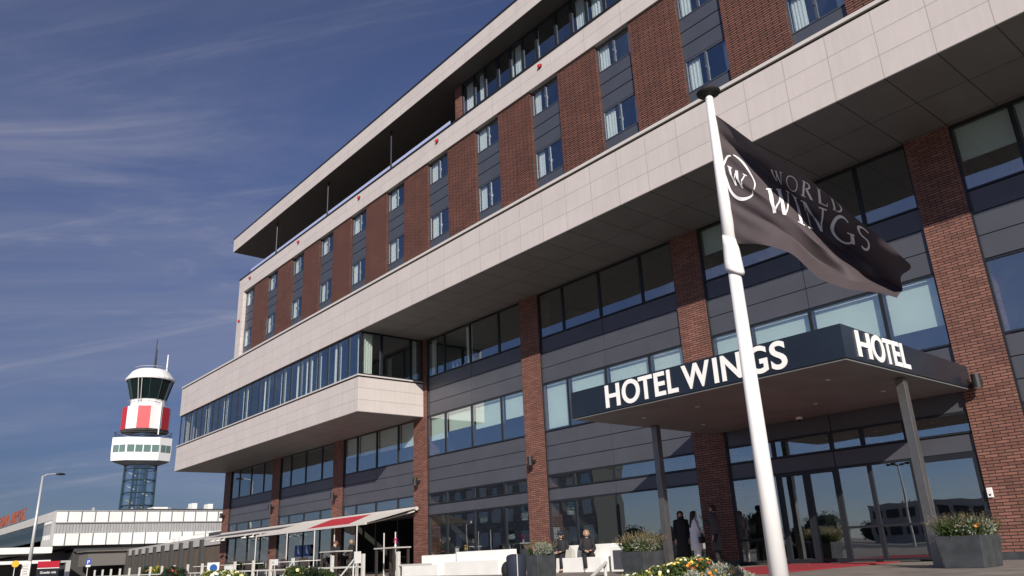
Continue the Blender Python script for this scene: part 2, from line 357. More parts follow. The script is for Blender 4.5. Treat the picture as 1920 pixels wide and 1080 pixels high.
w_.box(-54.7, XE, 20.19, 20.3, 6.26, 8.03).box(-54.7, XE, 20.19, 20.3, 2.79, 4.35).box(-54.7, XE, 20.19, 20.3, 1.85, 2.23)
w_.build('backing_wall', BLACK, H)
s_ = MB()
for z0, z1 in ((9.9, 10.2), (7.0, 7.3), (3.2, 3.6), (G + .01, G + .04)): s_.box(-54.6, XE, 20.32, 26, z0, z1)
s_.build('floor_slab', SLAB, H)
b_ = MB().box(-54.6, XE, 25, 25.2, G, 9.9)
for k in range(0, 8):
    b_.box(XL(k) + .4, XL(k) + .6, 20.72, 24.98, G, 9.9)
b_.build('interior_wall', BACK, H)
# interior furniture silhouettes seen through the ground floor glass
# stone bands
def band(name, m_, x0, x1, z0, z1, y=16.55, t=.35, mx=BAND):
    MB().box(x0, x1, y, y + t, z0, z1).build(name, mx, H)
def coping(x0, x1, z, y=16.55, t=.45):
    MB().box(x0, x1, y + .03, y + t, z, z + .07, 0).box(x0 - .03, x1, y - .045, y + t, z + .07, z + .17, 1).build('coping', [BLACK, COPE], H)
band('stone_band', 0, -54.75, XE, 9.95, 11.80); coping(-54.75, XE, 11.80)
band('stone_band', 0, -54.75, -30.0, 6.26, 7.80, mx=BANDL)
MB().box(-54.75, -30.0 + .04, 16.50, 16.9, 7.87, 7.93, 1).box(-54.72, -30.03, 16.58, 16.9, 7.80, 7.87, 0).build('coping', [BLACK, COPE], H)
MB().box(-30.33, -30.0, 16.902, 20.0, 6.26, 7.80).build('stone_band', BANDR, H)
MB().box(-30.3, -29.96, 16.902, 19.98, 7.87, 7.93, 1).box(-30.3, -30.03, 16.902, 19.98, 7.80, 7.87, 0).build('coping', [BLACK, COPE], H)
band('stone_band', 0, -45.4, XE, 16.05, 17.0, mx=BAND2)
MB().box(-45.4, XE, 16.50, 16.95, 17.0, 17.05, 1).build('coping', [BLACK, FRAME], H)
MB().box(-45.4, -44.62, 16.55, 16.9, 11.975, 16.048).build('stone_band', BAND2, H)
# soffits
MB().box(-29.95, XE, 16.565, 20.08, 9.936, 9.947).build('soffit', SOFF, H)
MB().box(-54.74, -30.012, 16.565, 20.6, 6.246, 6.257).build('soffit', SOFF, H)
MB().box(-54.7, XE, 16.905, 30, 11.5, 11.74).build('roof_deck', PANEL, H)
MB().box(-54.75, -54.5, 16.905, 30, 6.26, 11.74).build('end_wall', BAND, H)
# strip windows of the projecting block
n = 24; x0, x1 = -54.70, -30.10; dx = (x1 - x0) / n
for i in range(n):
    a = x0 + i * dx; b = a + dx; rr = random.Random(i * 3 + 1)
    cu = []
    if i in (1, 4, 7, 10, 13, 17, 18, 21): cu = [(a + .3, b - .06)]
    if i in (15, 19, 23): cu = [(a + .45, b - .05)]
    if i == 10:
        o = window('strip_window', a, b, 7.935, 9.94, 16.70, glass=GLASSB, curt=cu)
        cs_ = MB(); frame(cs_, -.46, .46, -1.8, 0, 0, .05, .05); cz = cs_.build('open_casement', FRAME, o)
        cz.location = Vector(((a + b) / 2, 16.63, 9.88)) - ORIG[H.name]; cz.rotation_euler = (math.radians(-14), 0, 0)
    else: window('strip_window', a, b, 7.935, 9.94, 16.70, glass=GLASSB, curt=cu)
MB().box(-30.10, -30.02, 16.60, 16.72, 7.935, 9.945).build('corner_post', FRAME, H)
# glazed return: built in X-facing plane
def window_x(name, y0, y1, z0, z1, x, curt=None, fw=.06):
    m = MB(); g = .003; y0 += g; y1 -= g; z0 += g; z1 -= g
    m.box(x - .07, x, y0, y0 + fw, z0, z1).box(x - .07, x, y1 - fw, y1, z0, z1).box(x - .07, x, y0 + fw, y1 - fw, z0, z0 + fw).box(x - .07, x, y0 + fw, y1 - fw, z1 - fw, z1)
    o = m.build(name, FRAME, H); MB().box(x - .04, x - .034, y0 + fw - .01, y1 - fw + .01, z0 + fw - .01, z1 - fw + .01).build('pane', GLASS, o)
    for a, b in (curt or []):
        c = MB(); nn = 24; T = []; B = []
        for i in range(nn + 1):
            yy = a + (b - a) * i / nn; xx = x - .2 + .035 * math.sin(yy * 50); T.append((xx, yy, z1 - .03)); B.append((xx, yy, z0 + .02))
        c.add(B + T, [(i, i + 1, nn + 2 + i, nn + 1 + i) for i in range(nn)]); c.build('curtain', CURT, o, smooth=True)
window_x('return_window', 16.73, 17.75, 7.935, 9.94, -30.03, [(16.85, 17.35)])
window_x('return_window', 17.75, 19.35, 7.935, 9.94, -30.03)
window_x('return_window', 19.35, 19.98, 7.935, 9.94, -30.03, [(19.5, 19.75)])
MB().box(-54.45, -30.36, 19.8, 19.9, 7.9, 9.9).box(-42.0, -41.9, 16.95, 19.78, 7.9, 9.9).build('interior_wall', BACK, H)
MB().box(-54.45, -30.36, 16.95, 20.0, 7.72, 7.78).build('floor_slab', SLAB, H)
# upper storeys
for i in range(0, 14):
    a = -44.56 + 3.34 * i; b = a + 1.5
    z = [11.975, 12.46, 13.56, 14.07, 14.56, 15.02, 16.05]
    ww = random.Random(i)
    MB().box(b, a + 3.34, 16.62, 17.0, 11.975, 16.045).build('brick_pier', BRU, H)
    for (z0, z1, nm) in ((12.46, 13.56, 'bedroom_window'), (15.02, 16.04, 'bedroom_window')):
        m = MB(); y = 16.79; g = .003; x_0, x_1 = a + g, b - g; mid = a + .74
        m.box(x_0, x_0 + .05, y - .06, y, z0 + g, z1 - g).box(x_1 - .03, x_1, y - .06, y, z0 + g, z1 - g).box(mid - .03, mid + .03, y - .07, y, z0 + g + .05, z1 - g - .07)
        m.box(x_0 + .05, x_1 - .03, y - .06, y, z0 + g, z0 + g + .035).box(x_0 + .05, x_1 - .03, y - .06, y, z1 - g - .05, z1 - g)
        m.box(mid - .015, mid + .015, y - .12, y - .071, z0 + .45, z0 + .56)
        o = m.build(nm, PANELU, H)
        tilt = (i == 5 and z0 > 14)
        p = MB().box(x_0 + .045, mid - .025, y - .035, y - .03, z0 + .03, z1 - .045).box(mid + .025, x_1 - .025, y - .035, y - .03, z0 + .03, z1 - .045).build('pane', GLASSB, o)
        if tilt:
            cs_ = MB(); frame(cs_, -.33, .33, 0, .9, 0, .045, .04); cz = cs_.build('open_casement', FRAME, o)
            cz.location = Vector((mid + .38, y - .08, z0 + .05)) - ORIG[H.name]; cz.rotation_euler = (math.radians(12), 0, 0)
        c = MB(); wl = ww.uniform(.28, .46); folds(c, x_0 + .05, x_0 + .08 + wl, z0 + .02, z1 - .02, y + .06, .016, .10)
        if i > 8 or ww.random() < .3: folds(c, x_1 - .28, x_1 - .07, z0 + .02, z1 - .02, y + .12, .025, .09)
        c.build('curtain', CURT, o, smooth=True)
    for c0, c1 in ((11.975, 12.46), (13.56, 14.07), (14.07, 14.56), (14.56, 15.02)):
        MB().box(a + .004, b - .004, 16.735, 16.79, c0 + .018, c1 - .018).build('spandrel_panel', PANELU, H)
u = MB()
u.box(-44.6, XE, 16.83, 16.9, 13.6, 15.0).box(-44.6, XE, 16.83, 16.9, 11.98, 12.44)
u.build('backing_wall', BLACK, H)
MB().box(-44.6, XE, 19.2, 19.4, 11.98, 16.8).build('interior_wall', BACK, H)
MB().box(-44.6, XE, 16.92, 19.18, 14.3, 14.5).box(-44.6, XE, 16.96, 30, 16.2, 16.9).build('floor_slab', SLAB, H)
MB().box(-45.39, -45.1, 16.905, 30, 11.98, 16.95).build('end_wall', BAND2, H)
# roof
MB().box(-47.0, XE, 16.55, 16.95, 19.47, 20.35).build('roof_fascia', BAND2, H)
MB().box(-47.0, -46.7, 16.955, 30, 19.47, 20.35).build('roof_fascia', BAND2, H)
MB().box(-47.02, XE, 16.52, 17.0, 20.35, 20.42).build('coping', FRAME, H)
RS = mat('roof_soffit', (.085, .075, .07), .7, noise_amt=.08, noise_scale=1)
MB().box(-46.985, XE, 16.565, 30, 19.462, 19.468).build('roof_soffit', RS, H)
MB().box(-45.3, -23.4, 24, 24.3, 17.0, 19.46).build('terrace_wall', BRU, H)
MB().box(-23.40, -22.95, 17.35, 24.3, 17.0, 19.46).build('brick_pier', BR, H)
x = -22.93; k = 0; pw = [.86, .74, .85, .8, .76, .82, 1.08, .85, .77, .86]
while x < XE:
    wd = pw[k % 10]; cu = [(x + .1, x + wd * .8)] if k in (0, 1, 4, 8, 9) else ([(x + wd * .6, x + wd - .05)] if k in (3, 5) else None)
    window('penthouse_window', x, x + wd, 17.06, 19.46, 17.45, glass=GLASSB, curt=cu, rail=17.85, fw=.06); x += wd; k += 1
MB().box(-22.9, XE, 19.3, 19.5, 17.0, 19.46).build('interior_wall', BACK, H)
for xx in (-41.0, -34.5, -28.05):
    MB().tube([(xx, 16.95, 17.0), (xx, 16.95, 19.48)], .045).build('terrace_post', FRAME, H)
RG = mat('railing_glass_painted_sky', (.42, .47, .72), .25)  # pale blue base colour stands in for sky reflected in clear glass
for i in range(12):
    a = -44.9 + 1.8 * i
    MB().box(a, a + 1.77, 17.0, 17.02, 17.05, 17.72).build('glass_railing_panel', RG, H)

# wall lamps
lamp_lab = ['cylindrical wall lamp on the leftmost brick column', 'wall lamp on the second brick column from the left', 'wall lamp on the third brick column above the awning',
            'wall lamp on the column where the awning ends', 'wall lamp on the column just left of the canopy', 'wall lamp high on the right column beside the canopy corner']
wl0 = None
for i, k in enumerate((0, 1, 2, 3, 4, 6)):
    xx = XL(k) + (.55 if k != 6 else .45); z = 3.36
    if wl0 is None:
        wl0 = empty('wall_lamp', (xx, 20.0, z), 'dark ' + lamp_lab[i], 'wall lamp', 'cylinder lamps on the brick columns')
        MB().tube([(xx, 19.72, z - .16), (xx, 19.72, z + .16)], .105, 20).build('lamp_shade', LAMPM, wl0, smooth=False)
        MB().box(xx - .04, xx + .04, 19.8, 19.985, z - .05, z + .05).build('bracket', LAMPM, wl0)
        MB().tube([(xx, 19.72, z - .15), (xx, 19.72, z - .162)], .08, 20).build('lens', LETT, wl0)
    else: copy_tree(wl0, loc=(xx, 20.0, z), label='dark ' + lamp_lab[i])
rl0 = None
red_lab = ['just right of the penthouse wall end', 'second from the right along the upper stone band', 'third from the right on the upper stone band', 'above the fourth brick pier from the left end',
           'at the top left corner of the upper stone band', 'halfway down the left vertical stone edge']
for i, (xx, z) in enumerate(((-17.1, 16.72), (-23.65, 16.72), (-30.3, 16.72), (-37.0, 16.72), (-43.7, 16.68), (-44.98, 14.25))):
    if rl0 is None:
        rl0 = empty('warning_lamp', (xx, 16.55, z), 'small red lamp ' + red_lab[i], 'lamp', 'red lamps on the stone band')
        MB().tube([(xx, 16.52, z), (xx, 16.45, z)], [.07, .055], 14).build('lens', REDL, rl0)
        MB().tube([(xx, 16.548, z), (xx, 16.52, z)], .10, 14).build('mount', LAMPM, rl0)
    else: copy_tree(rl0, loc=(xx, 16.55, z), label='small red lamp ' + red_lab[i])
bx = empty('intercom_box', (-6.85, 20, .87), 'small white box screwed to the right brick column', 'box')
MB().box(-6.91, -6.79, 19.95, 19.998, .76, .98).build('cover', WHITE, bx, bevel=.01); MB().box(-6.87, -6.83, 19.943, 19.949, .80, .84).build('button', LAMPM, bx)

# ------------------------------------------------------------ entrance canopy
K = empty('entrance_canopy', (-10.4, 17, G), 'flat dark canopy over the entrance carrying white hotel lettering', 'canopy')
cx0, cx1, cy0 = -14.13, -6.70, 14.01
MB().hexa([(cx0, cy0, 3.25), (cx1, cy0, 3.25), (cx1, 19.98, 3.25), (cx0, 19.98, 3.25), (cx0, cy0, 3.92), (cx1, cy0, 3.92), (cx1, 19.98, 3.78), (cx0, 19.98, 3.78)]).build('fascia', DARKF, K, bevel=.006)
MB().box(cx0 + .03, cx1 - .03, cy0 + .03, 19.97, 3.215, 3.246).build('soffit', CSOFF, K)
MB().box(cx0 + 7.0, cx1 + .0, cy0 + 3.6, cy0 + 3.605, 3.2, 3.2001).build('seam', BLACK, K) if 0 else None
for i, (xx, yy) in enumerate(((-13, 15.5), (-11.3, 15.5), (-9.6, 15.5), (-7.9, 15.5), (-13, 18), (-11.3, 18), (-9.6, 18), (-7.9, 18))):
    MB().tube([(xx, yy, 3.214), (xx, yy, 3.20)], .055, 14).build('downlight', COPE, K)
for xx in (-6.98, -13.75):
    MB().box(xx - .09, xx + .09, 16.75, 16.93, G, 3.2, 0).build('post', STEEL, K, bevel=.006)
    MB().box(xx - .16, xx + .16, 16.68, 17.0, G, G + .03).build('post_base', STEEL, K)
fr = [('H', -12.90, -12.43), ('O', -12.35, -11.79), ('T', -11.81, -11.39), ('E', -11.33, -11.02), ('L', -10.95, -10.66), ('W', -10.52, -9.76), ('I', -9.665, -9.56), ('N', -9.46, -8.97), ('G', -8.79, -8.34), ('S', -8.26, -7.90)]
for ch, a, b in fr:
    e = .016 if ch in 'OGS' else 0
    glyph(ch, .020, .010, (b - a, .555 + 2 * e), (a, cy0 - .015, 3.315 - e), (1, 0, 0), (0, 0, 1), (0, -1, 0)).build('letter', LETT, K)
for ch, a, b in [('H', 14.52, 15.08), ('O', 15.13, 15.66), ('T', 15.66, 16.02), ('E', 16.06, 16.37), ('L', 16.43, 16.76)]:
    e = .016 if ch in 'OGS' else 0
    glyph(ch, .020, .010, (b - a, .53 + 2 * e), (cx1 + .015, a, 3.33 - e), (0, 1, 0), (0, 0, 1), (1, 0, 0)).build('letter', LETT, K)
cc = empty('security_camera', (-11.0, 19.6, 3.2), 'small white dome camera under the rear of the canopy', 'camera')
MB().tube([(-11, 19.6, 3.213), (-11, 19.6, 3.15)], .09, 16).build('housing', WHITE, cc); MB().ell((-11, 19.6, 3.15), (.07, .07, .06)).build('dome', LAMPM, cc, smooth=True)

# ------------------------------------------------------------ flagpole and flag
FP = empty('flagpole', (-4.40, 7.0, G), 'tall white flagpole with a black disc cap in front of the canopy', 'flagpole')
MB().tube([(-4.40, 7, G), (-4.40, 7, 2.84)], [.094, .067], 28).build('lower_shaft', POLEM, FP, smooth=True)
MB().tube([(-4.395, 7, 2.84), (-4.395, 7, 4.98)], [.079, .044], 28).build('rotating_sleeve', POLEM, FP, smooth=True)
MB().rings([[Vector((-4.395 + r * math.cos(a), 7 + r * math.sin(a), z - .05 * math.cos(a))) for a in [2 * math.pi * j / 28 for j in range(28)]] for r, z in ((.090, 2.80), (.104, 2.83), (.098, 2.90), (.086, 3.10), (.077, 3.22))]).build('collar', POLEM, FP, smooth=True)
MB().lathe((-4.395, 7, 4.98), [(.04, 0), (.05, .02), (.03, .05), (.03, .09)]).lathe((-4.395, 7, 5.07), [(.05, -.03), (.135, 0), (.14, .02), (.11, .05), (.03, .06)], mi=1).build('finial', [POLEM, BLACK], FP, smooth=True)
CP = [[[-4.372,7.0,4.795],[-4.389,7.03,4.639],[-4.377,7.02,4.118],[-4.359,7.0,3.612],[-4.354,7.0,3.136]],[[-3.884,6.93,4.152],[-4.011,7.13,4.044],[-3.992,7.05,3.608],[-4.023,7.07,3.319],[-3.962,6.93,2.965]],[[-3.596,6.92,3.784],[-3.79,7.26,3.667],[-3.724,7.1,3.255],[-3.764,7.15,3.045],[-3.664,6.94,2.754]],[[-3.339,6.93,3.453],[-3.595,7.39,3.267],[-3.501,7.15,2.875],[-3.556,7.23,2.717],[-3.433,6.95,2.431]],[[-3.064,6.96,3.051],[-3.356,7.46,2.804],[-3.282,7.24,2.557],[-3.273,7.18,2.423],[-3.205,7.0,2.268]],[[-2.853,7.05,2.71],[-3.138,7.49,2.453],[-3.103,7.37,2.352],[-3.072,7.27,2.277],[-3.021,7.13,2.201]],[[-2.682,7.18,2.395],[-2.924,7.46,2.245],[-2.917,7.4,2.197],[-2.902,7.34,2.164],[-2.879,7.26,2.125]]]
VF = [[0,.10,.40,.7,1],[0,.18,.5,.75,1],[0,.27,.58,.8,1],[0,.37,.64,.82,1],[0,.54,.74,.88,1],[0,.75,.86,.94,1],[0,.80,.9,.95,1]]
def cr(p0, p1, p2, p3, t): return .5 * ((2 * p1) + (p2 - p0) * t + (2 * p0 - 5 * p1 + 4 * p2 - p3) * t * t + (3 * p1 - p0 - 3 * p2 + p3) * t ** 3)
def fcol(i, v):
    f = VF[i]; j = 0
    while j < 3 and v > f[j + 1]: j += 1
    t = (v - f[j]) / (f[j + 1] - f[j]); t = max(0, min(1, t)); q = [Vector(p) for p in CP[i]]
    ts = t * t * (3 - 2 * t) * .5 + t * .5
    return q[j].lerp(q[j + 1], ts)
def flagp(u_, v):
    s = max(0, min(5.9999, u_ * 6)); i = int(s); t = s - i
    c = [fcol(max(0, min(6, i + d)), v) for d in (-1, 0, 1, 2)]
    p = cr(c[0], c[1], c[2], c[3], t)
    wv = .022 * math.sin(14 * u_ - 9 * v + 1) * min(1, u_ * 3) + .012 * math.sin(31 * u_ + 13 * v) * u_
    wv += .02 * math.sin(38 * (v - .5 * u_) + 2) * max(0, 1 - 3 * u_) * min(1, u_ * 12)
    return p + Vector((0.35 * wv, wv, -.3 * wv))
def flagn(u_, v):
    e = .01; n_ = (flagp(min(u_ + e, 1), v) - flagp(max(u_ - e, 0), v)).cross(flagp(u_, min(v + e, 1)) - flagp(u_, max(v - e, 0)))
    n_.normalize(); return n_ if n_.dot(-flagp(u_, v)) > 0 else -n_
nu, nv = 96, 60; fm = MB()
fm.add([flagp(i / nu, j / nv) for i in range(nu + 1) for j in range(nv + 1)], [(i * (nv + 1) + j, (i + 1) * (nv + 1) + j, (i + 1) * (nv + 1) + j + 1, i * (nv + 1) + j + 1) for i in range(nu) for j in range(nv)])
FLAGM = mat('dark_plum_flag_cloth', (.064, .048, .053), .75, noise_amt=.08, noise_scale=6, bump=.1, bump_scale=300)
FE = empty('flag', (-4.37, 7.0, 4.0), 'dark plum flag with white circled W and lettering flying from the white mast', 'flag')
fo = fm.build('cloth', FLAGM, FE, smooth=True)
def on_flag(vs, f, uv, off=.006):
    m = MB(); o = []
    for p in vs:
        a, b = uv(p.x, p.y); o.append(flagp(a, b) + flagn(a, b) * off)
    m.add(o, f); return m
def subdivide(v, f, cuts=3):
    bm = bmesh.new(); vv = [bm.verts.new(p) for p in v]
    for q in f:
        try: bm.faces.new([vv[i] for i in q])
        except ValueError: pass
    bmesh.ops.triangulate(bm, faces=bm.faces[:])
    for _ in range(cuts):
        ed = [e for e in bm.edges if e.calc_length() > .09]
        if not ed: break
        bmesh.ops.subdivide_edges(bm, edges=ed, cuts=1, use_grid_fill=False); bmesh.ops.triangulate(bm, faces=bm.faces[:])
    bm.verts.ensure_lookup_table(); r = ([x.co.copy() for x in bm.verts], [tuple(x.index for x in q.verts) for q in bm.faces]); bm.free(); return r
def bar(x0, y0, x1, y1, wd):
    d = Vector((x1 - x0, y1 - y0, 0)); n_ = Vector((-d.y, d.x, 0)).normalized() * wd / 2; a = Vector((x0, y0, 0)); b = Vector((x1, y1, 0))
    return [a + n_, b + n_, b - n_, a - n_]
def arc(cx, cy, rx, ry, a0, a1, w0, w1, n_=20):
    o = []
    for i in range(n_ + 1):
        t = i / n_; a = math.radians(a0 + (a1 - a0) * t); wd = w0 + (w1 - w0) * math.sin(math.pi * t)
        o.append((Vector((cx + (rx - wd) * math.cos(a), cy + (ry - wd) * math.sin(a), 0)), Vector((cx + rx * math.cos(a), cy + ry * math.sin(a), 0))))
    return [[o[i][0], o[i][1], o[i + 1][1], o[i + 1][0]] for i in range(n_)]
TH, TN, SR = .15, .06, .045
def serif(x, y, wd=.3): return bar(x - wd / 2, y, x + wd / 2, y, SR)
GL = {  # roman capitals in a unit-high box: (width, quads)
 'W': (1.15, [bar(.12, .97, .38, .03, TH), bar(.38, .03, .60, .85, TN), bar(.56, .97, .82, .03, TH), bar(.82, .03, 1.05, .97, TN), serif(.12, .98, .28), serif(.56, .98, .24), serif(1.05, .98, .24)]),
 'O': (.95, arc(.475, .5, .45, .5, 0, 360, .06, .06, 40)),
 'R': (.82, [bar(.18, .03, .18, .97, TH), bar(.38, .5, .74, .03, TH), serif(.18, .02, .34), serif(.74, .02, .2), serif(.14, .98, .26)] + arc(.3, .74, .34, .255, 90, -90, .07, .13)),
 'L': (.68, [bar(.18, .05, .18, .97, TH), serif(.18, .98, .34), bar(.1, .03, .62, .03, .06), bar(.62, .02, .64, .24, .05)]),
 'D': (.9, [bar(.18, .03, .18, .97, TH), serif(.12, .98, .2), serif(.12, .02, .2)] + arc(.3, .5, .55, .5, 90, -90, .06, .14)),
 'I': (.4, [bar(.2, .03, .2, .97, TH), serif(.2, .98, .34), serif(.2, .02, .34)]),
 'N': (.98, [bar(.16, .03, .16, .97, TN), bar(.16, .96, .82, .05, TH), bar(.84, .02, .84, .97, TN), serif(.16, .02, .28), serif(.1, .98, .2), serif(.84, .98, .28)]),
 'G': (.95, arc(.48, .5, .45, .5, 45, 315, .06, .13, 32) + [bar(.84, .12, .84, .45, TH), serif(.8, .46, .3)]),
 'S': (.66, arc(.34, .74, .26, .26, 25, 270, .07, .11, 20) + arc(.34, .26, .28, .27, 90, -155, .07, .12, 20)),
}
FL1 = mat('flag_print_white', (.78, .77, .77), .7); 
def flag_word(word, u0, u1, vb, hgt, gap=.12, mt=FL1, tilt=0):
    tot = sum(GL[c][0] for c in word) + gap * (len(word) - 1); x = 0
    for c in word:
        wd, qs = GL[c]; v = []; f = []; lay = 0
        for q in qs:
            v += q; f.append(tuple(range(len(v) - 4, len(v))))
        v, f = subdivide(v, f, 3)
        def uv(px_, py_, x=x):
            t = (x + px_) / tot; a = u0 + (u1 - u0) * t; hb = vb[0] + (vb[1] - vb[0]) * t; hh = hgt[0] + (hgt[1] - hgt[0]) * t
            return min(a, 1), max(0.004, min(1, hb - hh * py_))
        on_flag(v, f, uv).build('letter', mt, FE)
        x += wd + gap
flag_word('WINGS', .21, .81, (.67, .34), (.27, .30), .16)
flag_word('WORLD', .255, .66, (.29, .12), (.135, .15), .25)
ring = []
for q in arc(0, 0, 1, 1, 100, 345, .05, .16, 36) + arc(.06, .03, 1, 1.04, -10, 95, .04, .12, 18): ring.append(q)
v = []; f = []
for q in ring: v += q; f.append(tuple(range(len(v) - 4, len(v))))
on_flag(v, f, lambda a, b: (max(.006, .082 + .070 * a), .45 - .18 * b)).build('emblem_ring', FL1, FE)
v = []; f = []
for q in (bar(-.48, .42, -.22, -.42, .15), bar(-.22, -.42, -.02, .34, .06), bar(-.05, .42, .22, -.42, .15), bar(.22, -.42, .45, .42, .06), bar(-.62, .42, -.34, .42, .06), bar(.32, .42, .58, .42, .05)): v += q; f.append(tuple(range(len(v) - 4, len(v))))
on_flag(*subdivide(v, f, 2), lambda a, b: (max(.006, .082 + .064 * a), .45 - .18 * b)).build('emblem_letter', FL1, FE)
#PART2
# ------------------------------------------------------------ awnings over the terrace
AWN = mat('grey_white_awning_cloth', (.68, .65, .60), .8); AWR = mat('red_awning_cloth', (.50, .03, .05), .8)
AW = empty('terrace_awning', (-35.9, 20, 2.2), 'extended grey and white awning with a red stripe over the terrace', 'awning', 'awnings over the terrace')
MB().tube([(-41.9, 19.86, 2.17), (-30.35, 19.86, 2.17)], .085, 12).build('cassette', COPE, AW)
def slat(x0, x1, y0=17.3, z0=1.56, xo=0): return [(x0 + xo, y0, z0), (x1 + xo, y0, z0), (x1, 19.8, 2.16), (x0, 19.8, 2.16), (x0 + xo, y0, z0 + .012), (x1 + xo, y0, z0 + .012), (x1, 19.8, 2.172), (x0, 19.8, 2.172)]
MB().hexa(slat(-41.9, -38.4)).hexa(slat(-34.3, -30.4), 0).hexa([(-38.4, 17.3, 1.56), (-36.4, 17.3, 1.56), (-38.4, 19.8, 2.16), (-38.401, 19.8, 2.16), (-38.4, 17.3, 1.572), (-36.4, 17.3, 1.572), (-38.4, 19.8, 2.172), (-38.401, 19.8, 2.172)]).hexa(
    [(-32.15, 17.3, 1.561), (-30.4, 17.3, 1.561), (-30.4, 19.8, 2.161), (-34.27, 19.8, 2.161), (-32.15, 17.3, 1.573), (-30.4, 17.3, 1.573), (-30.4, 19.8, 2.173), (-34.27, 19.8, 2.173)]).hexa(
    [(-36.38, 17.3, 1.562), (-32.16, 17.3, 1.562), (-34.28, 19.8, 2.162), (-38.39, 19.8, 2.162), (-36.38, 17.3, 1.574), (-32.16, 17.3, 1.574), (-34.28, 19.8, 2.174), (-38.39, 19.8, 2.174)], 1).build('canopy_cloth', [AWN, AWR], AW)
MB().box(-41.95, -30.35, 17.22, 17.3, 1.50, 1.60).build('front_bar', COPE, AW)
for xx in (-41.5, -30.45):
    MB().tube([(xx, 19.8, 2.05), (xx + (.5 if xx < -40 else -.5), 18.6, 1.74), (xx, 17.3, 1.53)], .03, 6).build('folding_arm', COPE, AW)
AW2 = empty('terrace_awning', (-48.1, 20, 2.2), 'partly retracted dark grey awning at the left end of the terrace', 'awning', 'awnings over the terrace')
MB().tube([(-54.2, 19.86, 2.15), (-42.05, 19.86, 2.15)], .085, 12).build('cassette', COPE, AW2)
MB().hexa([(-54.2, 18.9, 1.86), (-42.1, 18.9, 1.86), (-42.1, 19.8, 2.1), (-54.2, 19.8, 2.1), (-54.2, 18.9, 1.872), (-42.1, 18.9, 1.872), (-42.1, 19.8, 2.112), (-54.2, 19.8, 2.112)]).build('canopy_cloth', PANEL, AW2)
MB().box(-54.25, -42.05, 18.82, 18.9, 1.80, 1.90).build('front_bar', COPE, AW2)
# slim posts of the glass wind screens
for i, (xx, yy, z1) in enumerate(((-41.75, 17.15, 1.52), (-37.9, 17.15, 1.5), (-34.9, 17.15, 1.48), (-33.8, 17.6, 1.5), (-30.9, 17.15, 1.5), (-29.4, 17.6, 1.1), (-28.5, 17.6, 1.1))):
    o = MB().tube([(xx, yy, G), (xx, yy, z1)], .026, 8).tube([(xx, yy, G), (xx, yy, G + .02)], .09, 10).build('awning_post', COPE)
    tag(o, ['thin white post under the far left corner of the awning', 'thin white post left of the red awning stripe', 'thin white post below the start of the red stripe', 'thin white post standing behind the awning front bar',
            'thin white post under the right front corner of the awning', 'left one of two short white posts right of the awning', 'right one of two short white posts beside the last column'][i], 'post', 'slim posts on the terrace')
# bird-like white heaters under the left awning
for i, xx in enumerate((-52.6, -51.7, -50.8, -47.4, -46.2, -45.2)):
    o = MB().ell((xx, 18.7, 1.66), (.32, .14, .05), 10, 5).tube([(xx, 18.7, 1.68), (xx, 18.9, 1.84)], .02, 6).build('heater', WHITE, smooth=True)
    tag(o, 'white terrace heater ' + ['at the far left end of the awning', 'second from the left under the awning', 'third from the left under the awning', 'left one of the right trio under the awning', 'middle one of the right trio under the awning',
        'nearest the extended awning in its trio'][i], 'heater', 'heaters hanging under the left awning')

